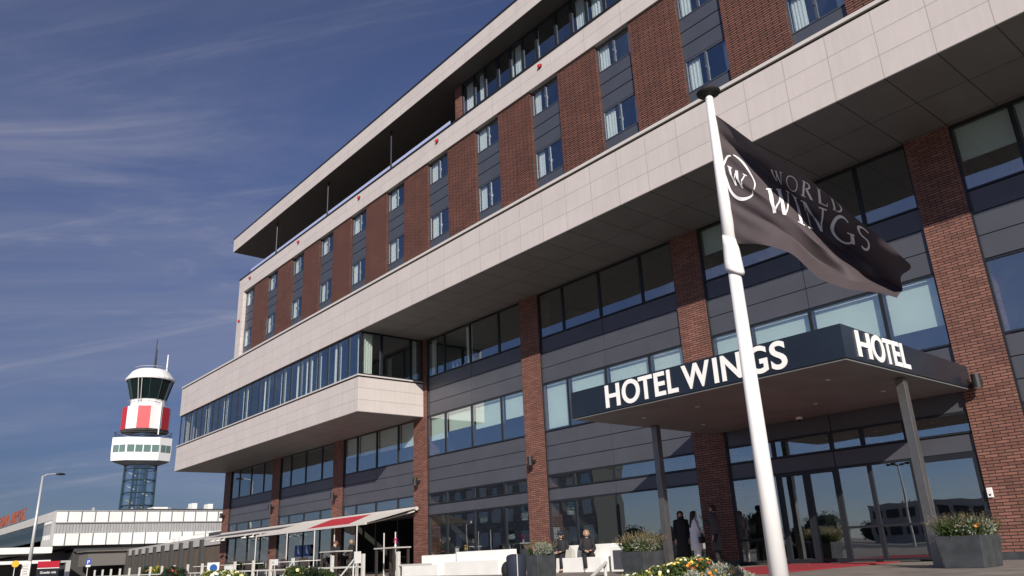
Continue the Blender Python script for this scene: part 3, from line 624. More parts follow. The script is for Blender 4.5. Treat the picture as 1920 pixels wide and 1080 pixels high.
# ------------------------------------------------------------ people
SKIN = mat('skin', (.50, .30, .22), .55); HAIRD = mat('dark_brown_hair', (.022, .012, .008), .6); HAIRB = mat('brown_hair', (.12, .055, .025), .6); HAIRG = mat('grey_blond_hair', (.30, .20, .13), .6)
BLKC = mat('black_cloth', (.012, .012, .014), .8); GREYC = mat('grey_wool', (.060, .060, .066), .85); WHTC = mat('white_coat_cloth', (.80, .79, .83), .8); WTR = mat('white_trousers', (.82, .81, .80), .8)
NAVY = mat('navy_cloth', (.015, .02, .04), .85); SHOE = mat('shoe_leather', (.02, .018, .016), .5); LENS = mat('sunglass_lens', (.005, .005, .006), .1); LIP = mat('lips', (.35, .10, .09), .5)
SHOEW = mat('white_shoe', (.75, .74, .72), .6)
def skin_body(J, name, parent):
    """one continuous body grown along a skeleton: J maps joint -> position"""
    P = []; Rr = []; E_ = []
    def a(p, r, c=None):
        P.append(Vector(p)); Rr.append(r)
        if c is not None: E_.append((c, len(P) - 1))
        return len(P) - 1
    pel = a(J['pelvis'], .115); w1 = a(J['pelvis'].lerp(J['chest'], .5), .10, pel); ch = a(J['chest'], .12, w1); nb = a(J['chest'].lerp(J['head'], .52), .05, ch)
    hd0 = a(J['chest'].lerp(J['head'], .74), .055, nb); hd = a(J['head'], .088, hd0); a(J['head'] + (J['head'] - J['chest']).normalized() * .075, .068, hd)
    fw = J['face']; a(J['head'] + fw * .085 - Vector((0, 0, .015)), .012, hd)
    side = fw.cross(Vector((0, 0, 1))).normalized()
    for s_ in (1, -1):
        k = 'R' if s_ == 1 else 'L'
        sh = a(J['sh' + k], .052, ch); el = a(J['el' + k], .038, sh); wr = a(J['wr' + k], .024, el)
        d = J['hd' + k].normalized(); ps = (side * s_); nrm = d.cross(ps)
        nrm = nrm.normalized() if nrm.length > .1 else Vector((0, -1, 0)); ps = nrm.cross(d).normalized()
        pm = a(J['wr' + k] + d * .06, .027, wr)
        for q, ln in ((-1.5, .06), (-.5, .075), (.5, .078), (1.5, .068)):
            k1 = a(J['wr' + k] + d * .095 + ps * q * .02, .0095, pm); k2 = a(J['wr' + k] + d * (.095 + ln * .55) + ps * q * .021 + nrm * .01, .0085, k1)
            a(J['wr' + k] + d * (.095 + ln * .85) + ps * q * .021 + nrm * .032, .0075, k2)
        t1 = a(J['wr' + k] + d * .045 + ps * .04 + nrm * .01, .011, pm); a(J['wr' + k] + d * .08 + ps * .055 + nrm * .02, .009, t1)
        hp = a(J['hip' + k], .085, pel); kn = a(J['kn' + k], .052, hp); an = a(J['an' + k], .036, kn); a(J['an' + k] + fw * .14 - Vector((0, 0, .05)), .03, an)
    me = bpy.data.meshes.new('sk'); me.from_pydata(P, E_, []); o = bpy.data.objects.new('sk', me); C.objects.link(o)
    md = o.modifiers.new('s', 'SKIN'); sv = me.skin_vertices[0].data
    for i, r in enumerate(Rr): sv[i].radius = (r, r); sv[i].use_root = (i == 0)
    sb = o.modifiers.new('u', 'SUBSURF'); sb.levels = 1; sb.render_levels = 1
    dg = bpy.context.evaluated_depsgraph_get(); dg.update(); m2 = o.evaluated_get(dg).to_mesh()
    m = MB(); m.add([v.co.copy() for v in m2.vertices], [tuple(p.vertices) for p in m2.polygons]); bpy.data.objects.remove(o)
    hh = J['head']; up = (J['head'] - J['chest']).normalized()
    for s_ in (1, -1): m.ell(hh + side * s_ * .085 - up * .01, (.016, .016, .03), 6, 4)
    return m.build(name, SKIN, parent, smooth=True), side
def person(loc, rz, label, J, coat=None, hem=.55, hair=HAIRD, hair_len=.0, trousers=BLKC, shoes=SHOE, group=None, glasses=False, hat=None, flare=1.2, bag=False):
    """J in local metres, feet at z=0, facing -y; built in place"""
    Rz = Matrix.Rotation(rz, 3, 'Z'); L0 = Vector(loc); W = {}
    for k, v in J.items():
        v = Vector(v); W[k] = (Rz @ v) if k in ('face', 'hdR', 'hdL') else (Rz @ v + L0)
    p = empty('person', loc, label, 'person', group)
    body, side = skin_body(W, 'body', p); fw = W['face']; hd = W['head']; up = (hd - W['chest']).normalized()
    m = MB()
    for s_ in (1, -1): m.ell(hd + fw * .078 + side * s_ * .032 + up * .012, (.012, .012, .008), 6, 4)
    m.build('eyes', LENS, p)
    MB().ell(hd + fw * .082 - up * .045, (.022, .022, .007), 6, 4).build('mouth', LIP, p)
    if glasses:
        m = MB()
        for s_ in (1, -1): m.ell(hd + fw * .092 + side * s_ * .034 + up * .012, (.03, .03, .02), 8, 5)
        m.tube([hd + fw * .095 + side * .07 + up * .015, hd + fw * .10 + up * .018, hd + fw * .095 - side * .07 + up * .015], .005, 5); m.build('sunglasses', LENS, p)
    # hair: a cap over the skull, open at the face, plus a fall of hair down the back
    m = MB(); rg = []
    for i in range(9):
        a_ = math.pi * (i / 8) * .78; ring_ = []
        for j in range(16):
            b = 2 * math.pi * j / 16; dirv = side * math.cos(b) + fw * math.sin(b)
            rr = .102 * math.sin(a_ + .12); cut = 1 - .62 * max(0, math.sin(b)) ** 2 * (1 if i > 3 else 0)
            ring_.append(hd + up * (.104 * math.cos(a_) + .008) + dirv * rr * cut - fw * .012)
        rg.append(ring_)
    m.rings(rg)
    if hair_len:
        rg = []
        for i in range(8):
            t = i / 7; c_ = hd - fw * (.055 + .05 * t) - up * (.0 + hair_len * t) + up * .05; wd = .085 * (1 + .25 * math.sin(t * 3)) * (1 - .35 * t * t)
            rg.append([c_ + side * math.cos(2 * math.pi * j / 12) * wd + fw * math.sin(2 * math.pi * j / 12) * .05 * (1 - .3 * t) for j in range(12)])
        m.rings(rg)
    m.build('hair', hair, p, smooth=True)
    if hat: MB().ell(hd + up * .06, (.11, .11, .085), 12, 6, 0).build('knit_cap', hat, p, smooth=True)
    # trousers and shoes
    m = MB()
    for k in 'RL':
        m.tube([W['hip' + k], W['hip' + k].lerp(W['kn' + k], .5), W['kn' + k], W['kn' + k].lerp(W['an' + k], .5), W['an' + k] + Vector((0, 0, .02))], [.105, .093, .074, .064, .060], 12)
    m.ell(W['pelvis'], (.16, .13, .13), 12, 6); m.build('trousers', trousers, p, smooth=True)
    for k in 'RL':
        f = W['an' + k]; m = MB()
        m.rings([[Vector((f.x, f.y, L0.z)) + fw * d_ + side * (.045 * wd * math.cos(q)) + Vector((0, 0, .045 * hh_ + .04 * hh_ * math.sin(q))) for q in [2 * math.pi * j / 10 for j in range(10)]]
                 for d_, wd, hh_ in ((-.06, .7, .9), (-.03, 1, 1.15), (.05, 1, .95), (.13, 1.05, .7), (.18, .7, .5))]).build('shoe', shoes, p, smooth=True)
    if coat:
        ch = W['chest']; pe = W['pelvis']; sh = (W['shR'] + W['shL']) / 2; axis = (ch - pe).normalized(); m = MB(); rg = []
        sw = (W['shR'] - W['shL']).length / 2
        prof = [(sh + axis * .085, .062, .062), (sh + axis * .055, .10, .075), (sh + axis * .015, sw * .98, .105), (ch - axis * .04, .185, .13), (ch.lerp(pe, .55), .155, .122), (pe + axis * .02, .185, .145)]
        if hem > 0: prof += [(pe - Vector((0, 0, hem * .5)), .185 * (1 + (flare - 1) * .5), .15), (pe - Vector((0, 0, hem)), .185 * flare, .15 * flare)]
        for c_, rx, ry in prof:
            rg.append([c_ + side * rx * math.cos(2 * math.pi * j / 20) * (1 + .03 * math.sin(5 * j)) + fw * ry * math.sin(2 * math.pi * j / 20) for j in range(20)])
        m.rings(rg[::-1])
        for k in 'RL': m.tube([W['sh' + k] - (W['sh' + k] - sh) * .25, W['sh' + k], W['sh' + k].lerp(W['el' + k], .5), W['el' + k], W['el' + k].lerp(W['wr' + k], .5), W['wr' + k]], [.062, .066, .058, .053, .047, .040], 10)
        m.build('coat', coat, p, smooth=True)
        MB().tube([sh + axis * .05 + fw * .04, sh + axis * .10 + fw * .01], [.075, .068], 12).build('collar', coat, p, smooth=True)
        m = MB()
        for i in range(4): m.ell(ch.lerp(pe, .1 + .28 * i) + fw * (.135 + .008 * (i == 3)), (.012, .012, .012), 6, 4)
        m.build('coat_buttons', LENS, p)
    return p
def stand(H_=1.6, **kw):
    s_ = H_ / 1.66
    J = dict(pelvis=(0, 0, .93), chest=(0, 0, 1.27), head=(0, -.02, 1.545), face=(0, -1, 0), shR=(-.165, 0, 1.36), shL=(.165, 0, 1.36), elR=(-.21, .03, 1.08), elL=(.21, .03, 1.08),
             wrR=(-.20, -.05, .84), wrL=(.20, -.05, .84), hdR=(0, -.15, -1), hdL=(0, -.15, -1), hipR=(-.09, 0, .88), hipL=(.09, 0, .88), knR=(-.10, -.01, .49), knL=(.10, -.02, .49), anR=(-.105, .02, .09), anL=(.11, 0, .09))
    J.update(kw)
    return {k: (Vector(v) if k in ('face', 'hdR', 'hdL') else Vector(v) * s_) for k, v in J.items()}
def sit(seat=.45, **kw):
    b = seat + .09
    J = dict(pelvis=(0, 0, b), chest=(0, -.03, b + .34), head=(0, -.07, b + .61), face=(0, -1, 0), shR=(-.165, -.02, b + .43), shL=(.165, -.02, b + .43), elR=(-.22, -.10, b + .18), elL=(.22, -.10, b + .18),
             wrR=(-.08, -.30, b + .12), wrL=(.08, -.30, b + .12), hdR=(.4, -1, -.2), hdL=(-.4, -1, -.2), hipR=(-.09, -.02, b - .01), hipL=(.09, -.02, b - .01), knR=(-.12, -.42, seat + .06), knL=(.12, -.42, seat + .06), anR=(-.12, -.45, .09), anL=(.12, -.45, .09))
    J.update(kw); return {k: Vector(v) for k, v in J.items()}
pi = math.pi
# facing is -y; rz turns it.  the camera is towards -y/+x
person((-15.02, 19.1, G), math.radians(35), 'person in a long black coat with long dark hair, leftmost of three by the entrance', stand(1.6), BLKC, .75, HAIRD, .34, BLKC, group='people talking by the entrance')
person((-14.43, 18.95, G), math.radians(150), 'person in a white coat and white trousers seen from behind', stand(1.56, wrR=(-.12, -.22, 1.02), elR=(-.22, -.02, 1.08)), WHTC, .40, HAIRD, .40, WTR, shoes=SHOEW, flare=1.05, group='people talking by the entrance')
pw_ = person((-13.72, 18.95, G), math.radians(-62), 'person in a knee-length grey coat raising one hand while talking', stand(1.69, elR=(-.20, -.12, 1.12), wrR=(-.13, -.33, 1.26), hdR=(.1, -.4, .9)), GREYC, .50, HAIRD, .12, BLKC, flare=1.0, group='people talking by the entrance')
pb = empty('shoulder_bag', (-14.12, 18.75, G + .8), 'small black bag hanging at the side of the white coat', 'bag')
MB().box(-14.16, -14.04, 18.72, 18.87, .08, .26).build('pouch', BLKC, pb, bevel=.02)
MB().tube([(-14.10, 18.79, .26), (-14.26, 18.80, .76), (-14.30, 18.95, .79)], .008, 6).build('strap', BLKC, pb)

# ------------------------------------------------------------ white benches
def bench(x0, x1, y0, lab, back=.70, seat=.38, grp='white block benches on the plaza', step=0):
    b = empty('block_bench', ((x0 + x1) / 2, y0 + .5, G), lab, 'bench', grp)
    MB().box(x0, x1, y0, y0 + .52, G + .0, G + seat).build('seat', BENCH, b, bevel=.012)
    MB().box(x0 + step, x1 + (.0), y0 + .523, y0 + .80, G + .0, G + back).build('backrest', BENCH, b, bevel=.012)
    return b
bench(-26.1, -23.75, 16.4, 'white block bench farthest left beside the last railing', step=.55)
bench(-23.35, -20.35, 16.4, 'white block bench behind the dark bin, right of the leftmost one', .76, .45)
bench(-25.0, -22.3, 18.0, 'white block bench in the second row behind the two left ones', .78)
b3 = bench(-19.2, -16.6, 17.25, 'white block bench with two seated people in front of the glass', .78, .42)
ar = empty('block_stool', (-16.0, 17.6, G), 'white cube side table with grey recessed front at the bench end', 'side table')
MB().box(-16.28, -15.6, 17.3, 18.05, G, G + .68).build('body', BENCH, ar, bevel=.012); MB().box(-16.16, -15.72, 17.285, 17.298, G + .06, G + .58).build('front_panel', PANEL, ar)
def sp(loc, rz, lab, **k): 
    J = sit(.40); return person(loc, rz, lab, J, k.get('coat', BLKC), 0, k.get('hair', HAIRD), k.get('hl', 0), BLKC, shoes=k.get('shoes', SHOE), group='people sitting on the white bench', glasses=k.get('gl', False), hat=k.get('hat'))
sp((-18.6, 17.6, G), math.radians(25), 'person in black with a dark blue cap sitting on the white bench', hat=NAVY, gl=True)
sp((-17.5, 17.6, G), math.radians(50), 'person in black with tied-up light hair sitting on the white bench', hair=HAIRG, shoes=SHOEW)
tb = empty('tote_bag', (-18.0, 17.4, G + .42), 'pale grey bag standing on the bench between the seated people', 'bag')
MB().hexa([(-18.2 + a_, b_, G + c_) for a_, b_, c_ in ((0, 17.3, .42), (.35, 17.3, .42), (.35, 17.45, .42), (0, 17.45, .42), (.03, 17.34, .66), (.32, 17.34, .66), (.32, 17.42, .66), (.03, 17.42, .66))]).build('body', mat('pale_canvas', (.45, .44, .38), .9), tb, bevel=.02)
MB().tube([(-18.1, 17.38, G + .65), (-18.05, 17.38, G + .76), (-17.95, 17.38, G + .65)], .008, 6).build('handle', SHOE, tb)

# ------------------------------------------------------------ terrace furniture and people
WOODD = mat('dark_terrace_wood', (.035, .025, .02), .6); TOPM = mat('pale_table_top', (.45, .43, .40), .4)
def hightable(x, y, lab):
    t = empty('high_table', (x, y, G), lab, 'table', 'tall terrace tables')
    MB().box(x - .75, x + .75, y - .4, y + .4, G + 1.02, G + 1.07).build('table_top', TOPM, t, bevel=.006)
    for a in (-.65, .65):
        for b in (-.32, .32): MB().box(x + a - .04, x + a + .04, y + b - .04, y + b + .04, G, G + 1.02).build('leg', WOODD, t)
    MB().box(x - .6, x + .6, y - .02, y + .02, G + .2, G + .26).build('stretcher', WOODD, t)
hightable(-31.7, 16.6, 'tall dark table where a woman in sunglasses rests her arm'); hightable(-27.6, 16.9, 'tall dark table with a pink flower in a vase')
vz = empty('flower_vase', (-27.2, 16.8, G + 1.07), 'small vase holding a pink flower on the right tall table', 'vase')
MB().lathe((-27.2, 16.8, G + 1.07), [(.03, 0), (.045, .05), (.02, .10), (.025, .13)], 12).build('vase', WHITE, vz, smooth=True)
m = MB()
for i in range(60):
    d = Vector((random.gauss(0, 1), random.gauss(0, 1), random.gauss(.3, 1))).normalized(); m.leaf(Vector((-27.2, 16.8, G + 1.30)) + d * .04, d * .08, .025, Vector((0, 0, 1)))
m.build('blossom', PPINK, vz)
def terr(loc, rz, lab, **k):
    J = sit(.72, **k.pop('J', {})); return person(loc, rz, lab, J, k.get('coat', BLKC), 0, k.get('hair', HAIRB), k.get('hl', .22), BLKC, group='people at the tall terrace table', glasses=k.get('gl', False))
terr((-33.0, 17.3, G + .0), math.radians(35), 'person with brown hair and sunglasses holding a hand to the mouth', gl=True, J=dict(elL=(.2, -.2, .98), wrL=(.06, -.2, 1.24), hdL=(-.2, -.1, 1)))
terr((-31.9, 17.5, G + .0), math.radians(-60), 'person in dark clothes with light hair sitting sideways at the tall terrace table', hl=0, hair=HAIRG)
for i, (xx, yy) in enumerate(((-33.0, 17.32), (-31.9, 17.52), (-28.2, 17.6))):
    s_ = empty('bar_stool', (xx, yy, G), ['dark stool under the person with sunglasses', 'dark stool under the person in dark clothes', 'empty dark stool behind the right tall table'][i], 'stool', 'bar stools on the terrace')
    MB().box(xx - .18, xx + .18, yy - .18, yy + .18, G + .68, G + .72).build('seat', WOODD, s_, bevel=.01)
    for a in (-.15, .15):
        for b in (-.15, .15): MB().tube([(xx + a, yy + b, G + .68), (xx + a * 1.25, yy + b * 1.25, G)], .014, 6).build('leg', LAMPM, s_)
WIC = mat('dark_wicker', (.04, .03, .028), .8, bump=.3, bump_scale=60)
c0 = empty('terrace_chair', (-38, 16.8, G), 'low dark chair', 'chair', 'low chairs on the terrace')
MB().box(-38.25, -37.75, 16.55, 17.05, G + .40, G + .46).build('seat', WIC, c0, bevel=.01); MB().box(-38.25, -37.75, 17.0, 17.06, G + .47, G + .88).build('backrest', WIC, c0, bevel=.01)
for a in (-.22, .22):
    for b in (-.22, .22): MB().tube([(-38 + a, 16.8 + b, G), (-38 + a, 16.8 + b, G + .40)], .016, 6).build('leg', COPE, c0)
t0 = empty('terrace_table', (-37, 16.8, G), 'low white table', 'table', 'low tables on the terrace')
MB().box(-37.4, -36.6, 16.4, 17.2, G + .72, G + .75).build('table_top', WHITE, t0, bevel=.005); MB().tube([(-37, 16.8, G + .02), (-37, 16.8, G + .72)], .035, 10).build('column', COPE, t0); MB().tube([(-37, 16.8, G), (-37, 16.8, G + .02)], .25, 16).build('base', COPE, t0)
tabs = [(-37, 16.8), (-40.6, 16.6), (-44.5, 16.9), (-48.3, 16.7), (-34.0, 16.5)]
pos_ = ['just left of the tall tables', 'left of the awning post', 'under the gap between the awnings', 'farthest left below the retracted awning', 'nearest the tall tables']
for i, (x, y) in enumerate(tabs):
    q = ['second from the right', 'middle one of the low row', 'second from the left', 'leftmost of the low row', 'rightmost of the low row'][i]
    if i: copy_tree(t0, loc=(x, y, G), label='low white square terrace table, ' + q)
    else: t0['label'] = 'low white square terrace table, ' + q
    for j, (dx_, rz_) in enumerate(((-.95, 0.3), (.95, -.4))):
        lb = 'low dark wicker chair %s of the %s table' % (('left', 'right')[j], q.replace(' of the low row', '').replace('one', '').strip())
        if i == 0 and j == 0: c0['label'] = lb; c0.location.x = x + dx_
        else: copy_tree(c0, loc=(x + dx_, y + .1 * j, G), rz=rz_, label=lb)
def menu(x, y, z, w_, h_, lab, post=True):
    e = empty('menu_board', (x, y, G), lab, 'sign', 'white boards on the terrace'); MB().box(x - w_ / 2, x + w_ / 2, y - .015, y + .015, z, z + h_).build('board', WHITE, e)
    MB().tube([(x, y + .03, G), (x, y + .03, z + h_ * .5)], .02, 6).build('stand', COPE, e)
    text_line('MENU', h_ * .45, (x - w_ * .42, y - .016, z + h_ * .3), (1, 0, 0), (0, 0, 1), (0, -1, 0)).build('lettering', LAMPM, e) if lab.startswith('small') else None
menu(-35.5, 15.5, .02, .75, .26, 'small white notice board between the two diagonal railings'); menu(-40.0, 15.2, -.22, 1.5, .33, 'wide white notice board behind the left railing')
menu(-29.1, 16.2, -.05, .5, .45, 'pale grey upright board right of the awning post')
PB = mat('blue_poster', (.02, .10, .36), .6)
ps = empty('window_poster', (-42.2, 19.98, .8), 'pair of blue posters with white figures hung on the glass below the awning', 'poster')
for a in (-42.65, -41.6):
    q = MB().box(a - .45, a + .45, 19.99, 20.0, .42, 1.02).build('sheet', PB, ps)
    MB().tube([(a, 19.988, .92), (a, 19.98, .92)], .06, 14).hexa([(a - .07, 19.98, .62), (a + .22, 19.98, .52), (a + .22, 19.988, .52), (a - .07, 19.988, .62), (a - .06, 19.98, .84), (a + .06, 19.98, .84), (a + .06, 19.988, .84), (a - .06, 19.988, .84)]).build('white_figure', WHITE, q)

# ------------------------------------------------------------ railings
RAILM = mat('painted_railing_grey', (.55, .54, .50), .5, noise_amt=.06, noise_scale=6)
F = empty('railing', (-38, 14, G), 'pale painted steel railing of square posts and one bar along the terrace', 'railing')
for xx in (-22.5, -24.75, -27.0, -30.3, -32.4, -34.2, -36.3, -38.4, -40.5, -42.6, -44.7, -46.8, -48.9, -51.0, -53.1, -55.2, -57.3, -59.4, -61.5):
    MB().box(xx - .055, xx + .055, 13.95, 14.05, G, .26).build('post', RAILM, F)
MB().box(-61.5, -27.06, 13.98, 14.02, -.19, -.13).build('rail', RAILM, F); MB().box(-26.94, -24.81, 13.98, 14.02, -.19, -.13).build('rail', RAILM, F); MB().box(-22.44, -20.6, 13.98, 14.02, -.19, -.13).build('rail', RAILM, F)
def handrail(top, bot, lab, r=.03):
    e = empty('handrail', (top[0], top[1], G), lab, 'handrail', 'sloping handrails by the steps')
    MB().tube([(top[0], top[1], G), (top[0], top[1], top[2])], r, 10).build('post', RAILM, e)
    d = Vector(bot) - Vector(top); t = ((G + .05) - top[2]) / d.z; en = Vector(top) + d * t
    MB().tube([Vector(top) + Vector((r, 0, 0)), en], r, 10).build('sloping_bar', RAILM, e)
handrail((-29.46, 13.6, .1), (-28.73, 12.9, -.35), 'thin sloping handrail farthest left, in front of the terrace')
handrail((-24.69, 13.6, .09), (-24.21, 12.9, -.39), 'thin sloping handrail beside the tall posts of the terrace')
handrail((-9.55, 10, -.19), (-9.18, 9.3, -.37), 'white sloping handrail end in front of the block bench', .028)

# ------------------------------------------------------------ planting
def foliage(m, c, r, n_, size, mats_n, mi=None, up=.4, rnd=random, hollow=.35):
    c = Vector(c)
    for i in range(n_):
        while True:
            d = Vector((rnd.uniform(-1, 1), rnd.uniform(-1, 1), rnd.uniform(-1, 1)))
            if hollow < d.length < 1: break
        p = c + Vector((d.x * r[0], d.y * r[1], d.z * r[2])); q = (d + Vector((rnd.gauss(0, .6), rnd.gauss(0, .6), rnd.gauss(up, .5)))).normalized()
        m.leaf(p, q * size * rnd.uniform(.6, 1.4), size * .28, Vector((rnd.gauss(0, 1), rnd.gauss(0, 1), rnd.gauss(0, 1))), mats_n if mi is None else mi)
def grass(m, x0, x1, y0, y1, z, n_, h, spread, mi, rnd, seed_mi=None):
    for i in range(n_):
        p = Vector((rnd.uniform(x0, x1), rnd.uniform(y0, y1), z)); cxx = (x0 + x1) / 2; hh = h * rnd.uniform(.5, 1.15)
        d = Vector(((p.x - cxx) / (x1 - x0) * 1.2 + rnd.gauss(0, spread), rnd.gauss(-.1, spread), 1)).normalized()
        mid = p + d * hh * .55; tip = mid + (d + Vector((d.x * .7, d.y * .7, -.15))).normalized() * hh * .45; s_ = Vector((rnd.gauss(0, 1), rnd.gauss(0, 1), 0)).normalized() * .007
        m.add([p - s_, p + s_, mid + s_ * .8, tip, mid - s_ * .8], [(0, 1, 2, 4), (4, 2, 3)], mi)
        if seed_mi is not None and rnd.random() < .6:
            for q in range(3): m.leaf(tip - d * .04 * q, (d + Vector((rnd.gauss(0, .5), rnd.gauss(0, .5), 0))).normalized() * .05, .012, Vector((1, .3, 0)), seed_mi)
def planter(x0, x1, y0, y1, z1, lab, seed, taper=.0, ph=.42, mixn=900):
    e = empty('planter', ((x0 + x1) / 2, (y0 + y1) / 2, G), lab, 'planter', 'dark planters by the entrance'); rnd = random.Random(seed); t = taper
    w_ = .03
    MB().hexa([(x0 + t, y0 + t, G), (x1 - t, y0 + t, G), (x1 - t, y1 - t, G), (x0 + t, y1 - t, G), (x0, y0, z1), (x1, y0, z1), (x1, y1, z1), (x0, y1, z1)]).build('box', PLANT, e, bevel=.012)
    m = MB(); m.box(x0 + w_, x1 - w_, y0 + w_, y1 - w_, z1 - .01, z1 + .015); m.build('soil', WOODD, e)
    m = MB(); cx_, cy_ = (x0 + x1) / 2, (y0 + y1) / 2
    grass(m, x0 + .05, x1 - .05, y0 + .05, y1 - .05, z1, mixn, ph, .28, 0, rnd, 2); 
    foliage(m, (cx_, cy_, z1 + .10), ((x1 - x0) * .56, (y1 - y0) * .56, .16), int(1900 * (x1 - x0)) + 700, .05, 1, rnd=rnd); foliage(m, (cx_ + .2, cy_ - .1, z1 + .14), ((x1 - x0) * .4, (y1 - y0) * .5, .16), 900, .045, 3, rnd=rnd)
    m.build('plants', [LEAF, LEAF, STRAW, LEAFS], e)
    f_ = MB()
    for i in range(9):
        c_ = Vector((rnd.uniform(x0, x1), y0 + rnd.uniform(-.05, .3), z1 + rnd.uniform(.08, .22)))
        for q in range(8): a = q * .785; f_.leaf(c_, Vector((math.cos(a) * .03, -.01, math.sin(a) * .03)), .009, Vector((0, -1, 0)))
    f_.build('blossoms', [PORG, PWHI, PPINK][seed % 3], e)
planter(-6.48, -5.68, 15.62, 16.6, -.03, 'tapered dark planter with tall straw grasses by the right brick column', 3, taper=.06, ph=.40)
planter(-13.98, -13.2, 15.2, 16.0, -.06, 'dark planter with spreading feathery grasses left of the canopy post', 4, taper=.05, ph=.44)
planter(-16.6, -16.15, 14.35, 15.0, -.03, 'large dark planter with pale leafy shrub in front of the benches', 5, ph=.34, mixn=350)
# dark bin beside the large planter
bn = empty('waste_bin', (-15.6, 13.2, G), 'dark rounded waste bin beside the large planter', 'bin')
MB().lathe((-15.66, 13.2, G), [(.20, 0), (.24, .05), (.25, .52), (.22, .57), (.12, .60)], 20).build('body', NAVY, bn, smooth=True); MB().tube([(-15.44, 13.05, G), (-15.44, 13.05, .02)], .012, 6).build('stand_rod', COPE, bn)
MB().ell((-16.12, 13.3, G + .22), (.19, .17, .22), 12, 7).build('bag', BLKC, bn, smooth=True)

def bush(name, cx_, cy_, rx, ry, z1, lab, leafs, petals, seed, n_=2600, fl=60, size=.05, fs=.028, grp='flower bushes in the foreground bed'):
    rnd = random.Random(seed); e = empty(name, (cx_, cy_, G), lab, 'flowers', grp); h = z1 - G
    m = MB()
    for i in range(40):
        a = rnd.uniform(0, 6.28); q = rnd.uniform(0, .8); m.tube([(cx_ + .1 * math.cos(a), cy_ + .1 * math.sin(a), G), (cx_ + rx * q * math.cos(a), cy_ + ry * q * math.sin(a), G + h * rnd.uniform(.5, .85))], .005, 4)
    m.build('stems', LEAFD, e)
    m = MB(); lumps = [(rnd.uniform(-.6, .6), rnd.uniform(-.6, .6), rnd.uniform(.5, .78), rnd.uniform(.28, .45)) for _ in range(9)]
    for lx, ly, lz, lr in lumps:
        foliage(m, (cx_ + lx * rx, cy_ + ly * ry, G + h * lz), (rx * lr, ry * lr, h * .28), n_ // 9, size, 0, mi=rnd.choice(range(len(leafs))), rnd=rnd, hollow=.2)
    foliage(m, (cx_, cy_, G + h * .4), (rx * .9, ry * .9, h * .42), n_ // 2, size * 1.2, 0, mi=0, rnd=rnd)
    m.build('leaves', leafs, e)
    for pm in petals:
        f_ = MB()
        for i in range(fl // len(petals)):
            lx, ly, lz, lr = rnd.choice(lumps); a = rnd.uniform(0, 6.28); b = rnd.uniform(.1, 1.2)
            d = Vector((math.cos(a) * math.cos(b), math.sin(a) * math.cos(b), math.sin(b))); d.y = -abs(d.y) if rnd.random() < .7 else d.y
            c_ = Vector((cx_ + lx * rx, cy_ + ly * ry, G + h * lz)) + Vector((d.x * rx * lr, d.y * ry * lr, d.z * h * .30))
            s1 = d.cross(Vector((0, 0, 1))).normalized(); s2 = d.cross(s1)
            for r_ in (1, .6):
                for q in range(7): t = q * 2 * pi / 7 + r_; f_.leaf(c_ + d * .01 * (1.6 - r_), (s1 * math.cos(t) + s2 * math.sin(t)) * fs * r_ + d * fs * .25, fs * .42, d)
        f_.build('blossoms', pm, e)
bush('flower_bush', -6.45, 8.15, .42, .42, -.115, 'bush of yellow and white blossoms in the foreground left of the flagpole', [LEAF, LEAFY, LEAF], [PYEL, PCRE, PWHI], 11, 3600, 90, .042, .022)
bush('flower_bush', -6.85, 7.75, .42, .40, -.27, 'low bush with cream and white flowers at the left of the yellow bush', [LEAF, LEAFY], [PCRE, PWHI], 12, 2600, 50, .04, .022)
bush('flower_bush', -6.02, 8.0, .30, .34, -.16, 'yellow green bush with orange red blossoms between yellow and silver bushes', [LEAFY, LEAF], [PYEL, PORG, PRED], 13, 2200, 45, .038, .022)
bush('flower_bush', -5.62, 7.9, .34, .36, -.20, 'silvery leaved bush with orange blossoms next to the flagpole', [LEAFS, LEAFS, LEAFY], [PORG, PYEL], 14, 3200, 20, .034, .024)
bush('flower_bush', -5.95, 7.6, .30, .26, -.28, 'low silvery bush in front between the yellow bush and flagpole', [LEAFS, LEAFS], [PWHI], 18, 1800, 14, .034, .018)
bush('flower_bush', -24.4, 9.2, 1.5, .5, -.10, 'long bush of white roses at the bottom left in front of the railing', [LEAF, LEAFY], [PWHI, PCRE], 15, 4200, 90, .085, .075)
bush('flower_bush', -19.0, 9.3, 1.1, .5, -.09, 'dark green bush with few cream flowers right of the white roses', [LEAF, LEAFD], [PCRE, PYEL], 16, 3800, 22, .08, .055)
bush('flower_bush', -43.0, 13.4, 1.6, .4, .12, 'dark shrub with reddish leaves behind the left railing', [LEAFD, LEAF], [PRED], 17, 2600, 30, .10, .05)
bush('flower_bush', -58.5, 17.0, 3.2, .6, .30, 'autumn coloured shrubs in front of the low annex', [LEAFD, LEAFY], [PYEL, PORG], 19, 4200, 60, .14, .07)

